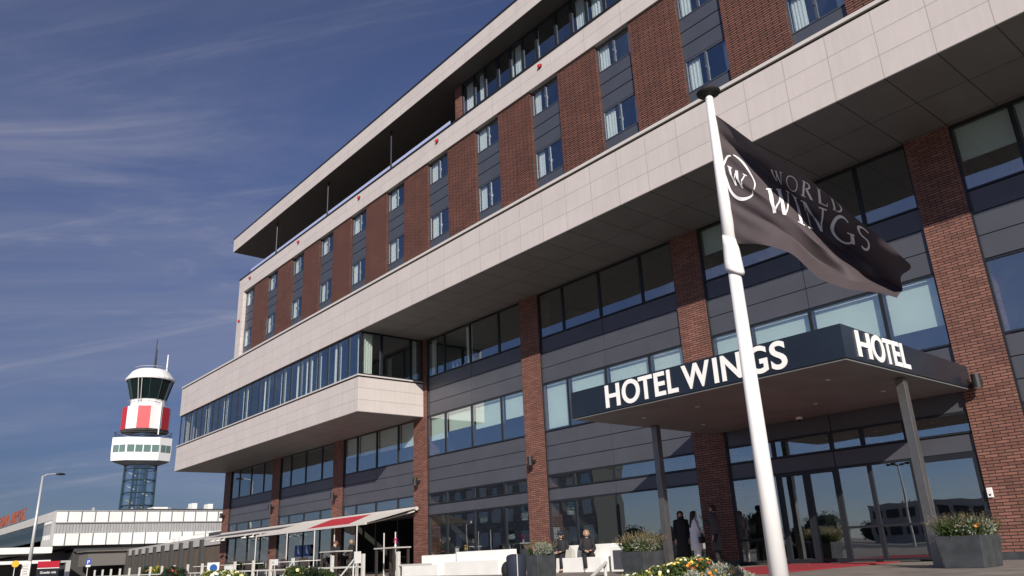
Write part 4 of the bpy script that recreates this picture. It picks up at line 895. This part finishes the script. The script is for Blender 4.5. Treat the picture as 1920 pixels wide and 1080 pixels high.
# ------------------------------------------------------------ far left: street furniture
LP = empty('street_lamp', (-71.2, 11.6, G), 'tall pale street lamp with one drooping head before the airport terminal', 'street lamp')
GALV = mat('galvanised_steel', (.55, .55, .54), .45, .4)
MB().tube([(-71.2, 11.6, G), (-71.2, 11.6, 7.5)], [.15, .075], 12).build('pole', GALV, LP, smooth=True)
MB().tube([(-71.2, 11.6, 7.45), (-71.2, 11.9, 7.62), (-71.2, 12.5, 7.68)], .04, 8).build('arm', GALV, LP)
MB().ell((-71.2, 12.8, 7.66), (.16, .38, .10), 12, 6).build('lamp_head', LAMPM, LP, smooth=True)
def xsign(x, y, z, w_, h_, m_, par, name, t=.03): return MB().box(x, x + t, y - w_ / 2, y + w_ / 2, z, z + h_).build(name, m_, par)
RX = dict(ax=(0, 1, 0), ay=(0, 0, 1), an=(1, 0, 0))
wl = empty('welcome_sign', (-45.5, 8.25, G), 'dark sign with a red header wishing a good trip', 'sign')
xsign(-45.6, 8.25, -.40, .95, .80, FRAME, wl, 'panel', .06); hdr = xsign(-45.54, 8.25, .40, .95, .30, mat('sign_red', (.42, .01, .03), .5), wl, 'header', .03); xsign(-45.54, 8.25, .36, .95, .035, WHITE, wl, 'stripe', .03)
text_line('Goede reis', .155, (-45.536, 7.92, .13), offset=.008, **RX).build('lettering', LETT, wl)
MB().box(-45.6, -45.5, 8.0, 8.1, G, -.40).build('leg', FRAME, wl); MB().box(-45.6, -45.5, 8.4, 8.5, G, -.40).build('leg', FRAME, wl)
nb_ = empty('notice_board', (-45.3, 7.25, G), 'white framed notice sheet beside the lamp pole', 'sign')
xsign(-45.3, 7.25, -.10, .36, .82, WHITE, nb_, 'sheet'); MB().tube([(-45.32, 7.25, G), (-45.32, 7.25, .6)], .025, 8).build('stand', GALV, nb_)
for i in range(7): MB().box(-45.268, -45.266, 7.12, 7.38 - .03 * (i % 3), .10 + .075 * i, .12 + .075 * i).build('text_row', PANEL, nb_)
bs = empty('bus_stop_sign', (-45.0, 6.75, G), 'round yellow sign on a thin post at the far left edge', 'sign')
MB().tube([(-45.03, 6.75, .62), (-45.0, 6.75, .62)], .155, 20).build('disc', mat('sign_yellow', (.75, .45, .04), .5), bs); MB().tube([(-45.06, 6.75, G), (-45.06, 6.75, .7)], .02, 8).build('post', GALV, bs)
pk = empty('parking_sign', (-45.0, 9.9, G), 'blue parking sign with white plate on a thin post', 'sign')
xsign(-45.0, 9.9, .46, .20, .26, mat('sign_blue', (.02, .08, .45), .5), pk, 'plate'); xsign(-45.0, 9.9, .35, .20, .10, WHITE, pk, 'subplate'); MB().tube([(-45.03, 9.9, G), (-45.03, 9.9, .7)], .02, 8).build('post', GALV, pk)
text_line('P', .24, (-44.966, 9.83, .50), offset=.01, **RX).build('lettering', LETT, pk)
np_ = empty('no_parking_sign', (-30.5, 11.2, G), 'square white sign with blue disc behind the white roses', 'sign')
MB().box(-31.0, -30.98, 10.9, 11.35, -.22, .22).build('plate', WHITE, np_); MB().tube([(-30.979, 11.13, .02), (-30.965, 11.13, .02)], .14, 20).build('blue_disc', PB, np_); MB().tube([(-31.03, 11.13, G), (-31.03, 11.13, .2)], .025, 8).build('post', GALV, np_)
mc = empty('marker_column', (-46.5, 9.35, G), 'pale grey leaning gate pillar right of the red header sign', 'pillar')
MB().box(-46.6, -46.45, 9.2, 9.4, G, .72).build('pillar', GALV, mc); MB().box(-46.6, -46.45, 8.95, 9.199, .62, .72).build('arm', GALV, mc)

# ------------------------------------------------------------ airport terminal
T = empty('airport_terminal', (-150, 40, G), 'long white panelled airport terminal with grey window band at the far left', 'building')
TWH = grid_mat('terminal_white_panel', (.74, .74, .71), (.80, .80, .77), (.16, .16, .16), 1.83, 40, .09, 0, z0=0, x0=0, rough=.5, var=.04, bumpd=.02)
TGR = grid_mat('terminal_grey_ribs', (.33, .33, .33), (.37, .37, .37), (.22, .22, .22), .42, 40, .05, 0, z0=0, rough=.5, var=.06)
TWL = grid_mat('terminal_pale_ribs', (.50, .49, .46), (.53, .52, .49), (.36, .35, .34), .42, 40, .05, 0, z0=0, rough=.6, var=.05)
TDK = mat('terminal_dark_grey', (.05, .05, .05), .8)  # even dark grey shared by undersides, fins, rails, roofs and antennas
y1 = 70
MB().box(-140, -131.6, 24.0, y1, 7.35, 8.85).build('upper_wall_panel', TWH, T)
MB().box(-140, -131.5, 23.95, y1, 8.85, 9.0).box(-140, -131.5, 23.95, y1, 7.20, 7.35).build('trim', TGR, T)
MB().box(-140, -131.75, 24.0, y1, 5.75, 7.2).build('middle_wall', TGR, T)
MB().box(-140, -131.6, 24.0, y1, 4.1, 5.75).build('lower_wall_panel', TWH, T)
MB().box(-230, -140.01, 23.9, 60, 3.95, 5.1).box(-230, -131.9, 23.9, 23.99, 7.8, 9.0).box(-134, -131.9, 23.9, 23.99, 3.95, 7.8).box(-230, -134, 23.9, 23.99, 3.95, 5.1).build('side_wall', TWL, T)
MB().box(-230, -134, 24.05, 24.3, 5.1, 7.8).build('window_band', GLASSB, T)
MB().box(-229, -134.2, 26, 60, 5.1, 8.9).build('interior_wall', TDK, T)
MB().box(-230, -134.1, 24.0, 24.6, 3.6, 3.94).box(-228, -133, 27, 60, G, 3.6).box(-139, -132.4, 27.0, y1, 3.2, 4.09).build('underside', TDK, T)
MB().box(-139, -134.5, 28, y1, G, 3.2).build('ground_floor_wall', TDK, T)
MB().box(-135, -132.0, 33, y1, 9.0, 9.28).build('roof_edge', TDK, T)
for i, yy in enumerate((29, 34.5, 37.5, 40.2, 43)): MB().box(-134, -133.7, yy, yy + .3, 9.28 if i else 9.0, 9.55).build('roof_vent', GALV, T)
o = MB().box(-140, -137, 38.6, 41, 9.3, 9.9).build('roof_unit', WHITE, T); MB().box(-137, -135, 44.2, 45.0, 9.0, 10.4).build('roof_unit', WHITE, T); MB().box(-137, -135, 46.8, 47.6, 9.0, 10.3).build('roof_unit', WHITE, T)
MB().box(-131.7, -125.5, 27.2, 38.2, 3.0, 3.15).box(-131.7, -126, 27.6, 37.8, 1.1, 2.98).build('entrance_fascia', mat('terminal_brown_panel', (.14, .13, .12), .6), T)
for yy in (38.4,): MB().tube([(-125.5, yy, G), (-125.5, yy, 3.4)], .2, 10).build('entrance_column', GALV, T)
MB().box(-140, -126.0, 10, 23.0, 1.7, 2.1).box(-140, -126, 10, 23, 3.0, 3.8).build('side_canopy', WHITE, T)
MB().box(-139, -131, 10.5, 22.5, G, 1.69).build('side_canopy_wall', TDK, T)
# roof lettering, seen steeply from the side
TL = empty('roof_lettering', (-168, 24.2, 9), 'row of orange red roof letters standing on the far left roof edge', 'sign')
ORL = mat('orange_letter', (.30, .07, .03), .5)
x = -195.0
for i, ch in enumerate('ROTTERDAM AIRPORT'):
    if ch != ' ':
        g_ = glyph(ch, .0, .06, (1.7 if ch not in 'I' else .5, 1.9), (x, 23.95, 9.3), (1, 0, 0), (0, 0, 1), (0, -1, 0)); g_.build('letter', ORL, TL)
    x += 2.35 if ch != 'I' else 1.1
MB().box(-195, -157, 24.1, 24.2, 9.05, 9.2).build('support_rail', TDK, TL)
# annex
A = empty('annex_building', (-100, 33, G), 'low brown annex with a pale fascia and dark fins beside the terminal', 'building')
d = Vector((53.0, -4.0, 0)); o_ = Vector((-134.84, 33.95, 0))
ABR = mat('annex_brown_wall', (.10, .075, .055), .8, noise_amt=.15, noise_scale=2); AFA = mat('annex_pale_fascia', (.42, .41, .39), .5)
nrm = Vector((-d.y, d.x, 0)).normalized(); dn = d.normalized(); end = o_ + dn * 58
def obox(m, a, b, t0, t1, z0, z1): m.hexa([a - nrm * t0 + Vector((0, 0, z0)), b - nrm * t0 + Vector((0, 0, z0)), b - nrm * t1 + Vector((0, 0, z0)), a - nrm * t1 + Vector((0, 0, z0)), a - nrm * t0 + Vector((0, 0, z1)), b - nrm * t0 + Vector((0, 0, z1)), b - nrm * t1 + Vector((0, 0, z1)), a - nrm * t1 + Vector((0, 0, z1))]); return m
obox(MB(), o_, end, .3, -8, G, 2.3).build('wall', ABR, A); obox(MB(), o_, end, .5, -8, 2.3, 3.2).build('fascia', AFA, A)
for i in range(11):
    p = o_ + dn * (4 + 4.4 * i); obox(MB(), p, p + dn * .9, .75, .32, G, 2.95).build('fin', TDK, A)
rf = [(20, 1.2, .9), (24, 1.6, 1.0), (27, 1.0, 1.1), (33, 2.0, .6), (41, 4, .9), (46, 1.5, 1.4)]
for s0, ln, hh in rf: obox(MB(), o_ + dn * s0, o_ + dn * (s0 + ln), -2, -4, 3.2, 3.2 + hh * .8).build('roof_unit', WHITE if s0 != 41 else TDK, A)
obox(MB(), o_ + dn * 38, o_ + dn * 57, -1, -1.1, 3.75, 3.85).build('roof_railing', WHITE, A)
# stair tower behind the column: white lattice
S = empty('roof_stairs', (-84, 32.5, 3.2), 'white steel lattice stairs on the annex roof next to the hotel column', 'stairs')
p0 = o_ + dn * 49.5 + nrm * 2
for i in range(4):
    q = p0 + dn * 1.1 * i; MB().tube([(q.x, q.y, 3.2), (q.x, q.y, 5.0 + .35 * i)], .05, 6).build('post', WHITE, S)
for i in range(4):
    a = p0 + dn * 0; b = p0 + dn * 3.3; MB().tube([(a.x, a.y, 3.6 + .45 * i), (b.x, b.y, 4.0 + .45 * i)], .045, 6).build('rail', WHITE, S)
for i in range(5):
    q = p0 + dn * .7 * i; MB().box(q.x - .3, q.x + .3, q.y - .4, q.y + .4, 3.3 + .3 * i, 3.36 + .3 * i).build('tread', WHITE, S)

# ------------------------------------------------------------ control tower
W_ = empty('control_tower', (-150, 39.3, G), 'airport control tower with a red and white striped drum and dark glass cab', 'tower')
TW = mat('tower_white', (.80, .80, .79), .45); TR = mat('tower_red', (.50, .025, .035), .45); TST = mat('tower_steel', (.035, .06, .075), .4, .3); TGL = glass_mat('tower_glass', (.80, .88, .90), 1.35, 0)
tx, ty = -153.0, 40.3
toc = math.atan2(-ty, -tx)          # direction from the tower to the camera
def pt(a, r, z, el=1.0):
    return (tx + r * math.cos(toc + a), ty + r * math.sin(toc + a), z)
def ngon(r, z, n_, ph=0): return [pt(ph + 2 * pi * j / n_, r, z) for j in range(n_)]
# shaft
for j in range(8):
    a = 2 * pi * j / 8 + pi / 8; MB().tube([pt(a, 3.0, G), pt(a, 2.8, 18.2)], .16, 6).build('shaft_post', TST, W_)
for z in (3, 6, 9, 11.2, 13.4, 15.6, 17.6):
    MB().tube([pt(2 * pi * j / 8 + pi / 8, 2.9, z) for j in range(9)], .11, 5).build('shaft_ring', TST, W_)
MB().rings([ngon(2.72, G, 8, pi / 8), ngon(2.62, 18.2, 8, pi / 8)]).build('shaft_glass', TGL, W_)
MB().rings([ngon(1.1, G, 12), ngon(1.1, 18.2, 12)]).build('lift_core', mat('tower_core_blue', (.03, .07, .12), .5), W_)
for i in range(4): MB().tube([pt(1.2, 2.0, 8 + 2.4 * i), pt(-1.2, 2.0, 9.8 + 2.4 * i)], .13, 5).build('stair_flight', mat('stair_yellow', (.55, .40, .12), .5) if i == 1 else GALV, W_)
# lower office box: long hexagon
def hexr(sc, z, up=0): return [pt(a, r * sc, z) for a, r in ((-1.15, 5.6), (-.62, 4.6), (.62, 4.6), (1.15, 5.2), (1.9, 4.6), (2.6, 4.8), (3.68, 4.8), (-1.9, 4.6))]
MB().rings([hexr(.98, 18.9), hexr(1.0, 20.3)]).build('office_base', TW, W_); MB().rings([hexr(.60, 18.3), hexr(.95, 18.89)]).build('office_underside', TGR, W_)
MB().rings([hexr(1.0, 20.3), hexr(1.0, 21.7)]).build('office_wall', TW, W_)
MB().rings([hexr(1.0, 21.7), hexr(1.0, 23.0)]).build('office_parapet', TW, W_)
OWN = mat('tower_window', (.12, .19, .18), .15)
h_ = hexr(1.008, 20.35)
for a_, b_, n_ in ((0, 1, 2), (1, 2, 4), (2, 3, 2)):
    a = Vector(h_[a_]); b = Vector(h_[b_])
    for q in range(n_):
        p = a.lerp(b, (q + .08) / n_ if n_ > 2 else .12 + q * .42); r_ = a.lerp(b, (q + .95) / n_ if n_ > 2 else .50 + q * .42)
        MB().add([p, r_, r_ + Vector((0, 0, 1.3)), p + Vector((0, 0, 1.3))], [(0, 1, 2, 3)]).build('office_window', OWN, W_)
for z in (23.5, 23.95): MB().tube([tuple(Vector(p) + Vector((0, 0, z - 23.0))) for p in (lambda q: q + q[:1])(hexr(.98, 23.0))], .06, 5).build('gallery_rail', TDK, W_)
MB().rings([ngon(2.3, 23.0, 16), ngon(2.3, 24.5, 16)]).build('gallery_wall', TGL, W_)
# striped drum
nseg = 12; m = MB(); R1 = 4.15
for j in range(nseg):
    a0 = 2 * pi * j / nseg - .38; a1 = a0 + 2 * pi / nseg; red = 1 - j % 2
    m.add([pt(a0, R1, 24.6), pt(a1, R1, 24.6), pt(a1, R1, 28.7), pt(a0, R1, 28.7)], [(0, 1, 2, 3)], red)
m.add(ngon(R1, 24.6, nseg, -.38), [tuple(range(nseg))[::-1]], 2); m.add(ngon(R1, 28.7, nseg, -.38), [tuple(range(nseg))], 0)
m.build('striped_drum', [TW, TR, TDK], W_)
MB().rings([ngon(4.0, 24.25, 16), ngon(4.1, 24.58, 16)]).build('drum_underside', TDK, W_)
MB().rings([ngon(3.0, 28.7, 16), ngon(3.0, 30.2, 16)]).build('neck', TW, W_)
MB().tube([(lambda p: p)(pt(2 * pi * j / 20, 3.5, 30.0)) for j in range(21)], .05, 5).build('cab_rail', GALV, W_)
MB().rings([ngon(3.0, 30.2, 12), ngon(3.15, 30.8, 12), ngon(4.0, 33.9, 12)]).build('cab_glass', mat('cab_dark_glass', (.006, .014, .014), .08, spec=.35), W_)
for j in range(12): a = 2 * pi * j / 12; MB().tube([pt(a, 3.05, 30.2), pt(a, 4.05, 33.9)], .07, 5).build('cab_mullion', TST, W_)
MB().rings([ngon(4.25, 33.9, 24), ngon(4.35, 34.15, 24), ngon(4.15, 34.4, 24), ngon(3.3, 35.6, 24), ngon(2.7, 36.0, 24), ngon(1.0, 36.1, 24)]).build('roof', TW, W_)
MB().tube([pt(2 * pi * j / 20, 2.9, 36.4) for j in range(21)], .05, 5).build('roof_rail', GALV, W_)
MB().tube([pt(.4, 1.0, 36), pt(.4, 1.0, 42.0)], [.14, .08], 6).build('antenna', TDK, W_); MB().tube([pt(1.4, .6, 36), pt(1.4, .6, 40.2)], [.12, .07], 6).build('antenna', TDK, W_)
MB().tube([pt(1.5, 2.6, 36), pt(1.5, 2.6, 39.3)], [.16, .10], 6).build('antenna', WHITE, W_)
MB().tube([pt(.55, 4.3, 23.5), pt(.55, 4.3, 29.5)], .12, 6).build('drum_pipe', TW, W_)
MB().tube([pt(-.55, 3.3, 29.5), pt(-.5, 4.3, 34)], .08, 5).tube([pt(-.40, 3.3, 29.5), pt(-.35, 4.3, 34)], .08, 5).build('cab_ladder', GALV, W_)

# ------------------------------------------------------------ what the glass mirrors, behind the camera
O = empty('opposite_building', (-80, -35, G), 'brown stone office block across the road, mirrored in the hotel glass', 'building')
MB().box(-101, -66, -33, -28, G, 9.5).build('wall', grid_mat('opposite_stone', (.40, .36, .30), (.52, .47, .40), (.2, .18, .15), 1.2, .5, .02, .5), O)
OW = mat('opposite_window_shade', (.80, .85, .80), .5)
for r_ in range(3):
    for c_ in range(12): MB().box(-99.8 + 2.9 * c_, -98.3 + 2.9 * c_, -27.999, -27.93, 1.2 + 3.0 * r_, 2.9 + 3.0 * r_).build('window', OW if (r_ * 2 + c_) % 3 else GLASSB, O)
MB().box(-98, -70, -27.99, -27.9, G, .6).build('base', TDK, O)
MB().box(-101.2, -65.8, -33.2, -27.8, 9.5, 9.9).build('roof', TDK, O)
rnd = random.Random(9); MB().box(-65.99, -65.9, -33, -28, G, 9.5).build('end_wall', TDK, O)
tl = MB()
for i in range(46):
    cx_ = rnd.uniform(-120, 30); hgt = rnd.uniform(1.6, 4.6); yy_ = -62 + rnd.uniform(-4, 4)
    tl.ell((cx_, yy_, G + hgt * .5), (hgt * .7, hgt * .6, hgt * .47), 12, 8)
    foliage(tl, (cx_, yy_, G + hgt * .55), (hgt * .8, hgt * .7, hgt * .55), 700, .28, 0, rnd=rnd, hollow=.6)
tag(tl.build('tree_line', LEAFD), 'low wood of dark green trees across the field mirrored in the glass', 'trees', kind='stuff')
O2 = empty('distant_office', (-26, -48, G), 'grey flat-roofed office far across the road, mirrored in the doors', 'building')
MB().box(-44, -29, -58, -50, G, 3.6).build('wall', AFA, O2); [MB().box(-43.6 + 1.8 * i, -42.3 + 1.8 * i, -49.99, -49.9, z, z + .9).build('window', TDK, O2) for i in range(8) for z in (.3, 2.1)]
s2 = empty('street_lamp', (-22, -10, G), 'street lamp with four small heads behind the camera, mirrored in the doors', 'street lamp')
MB().tube([(-22, -10, G), (-22, -10, 4.3)], [.09, .05], 10).build('pole', GALV, s2)
for a in range(4): MB().tube([(-22, -10, 4.2), (-22 + .5 * math.cos(a * 1.57), -10 + .5 * math.sin(a * 1.57), 4.35)], .03, 6).ell((-22 + .6 * math.cos(a * 1.57), -10 + .6 * math.sin(a * 1.57), 4.33), (.18, .18, .08), 8, 5).build('lamp_head', LAMPM, s2)
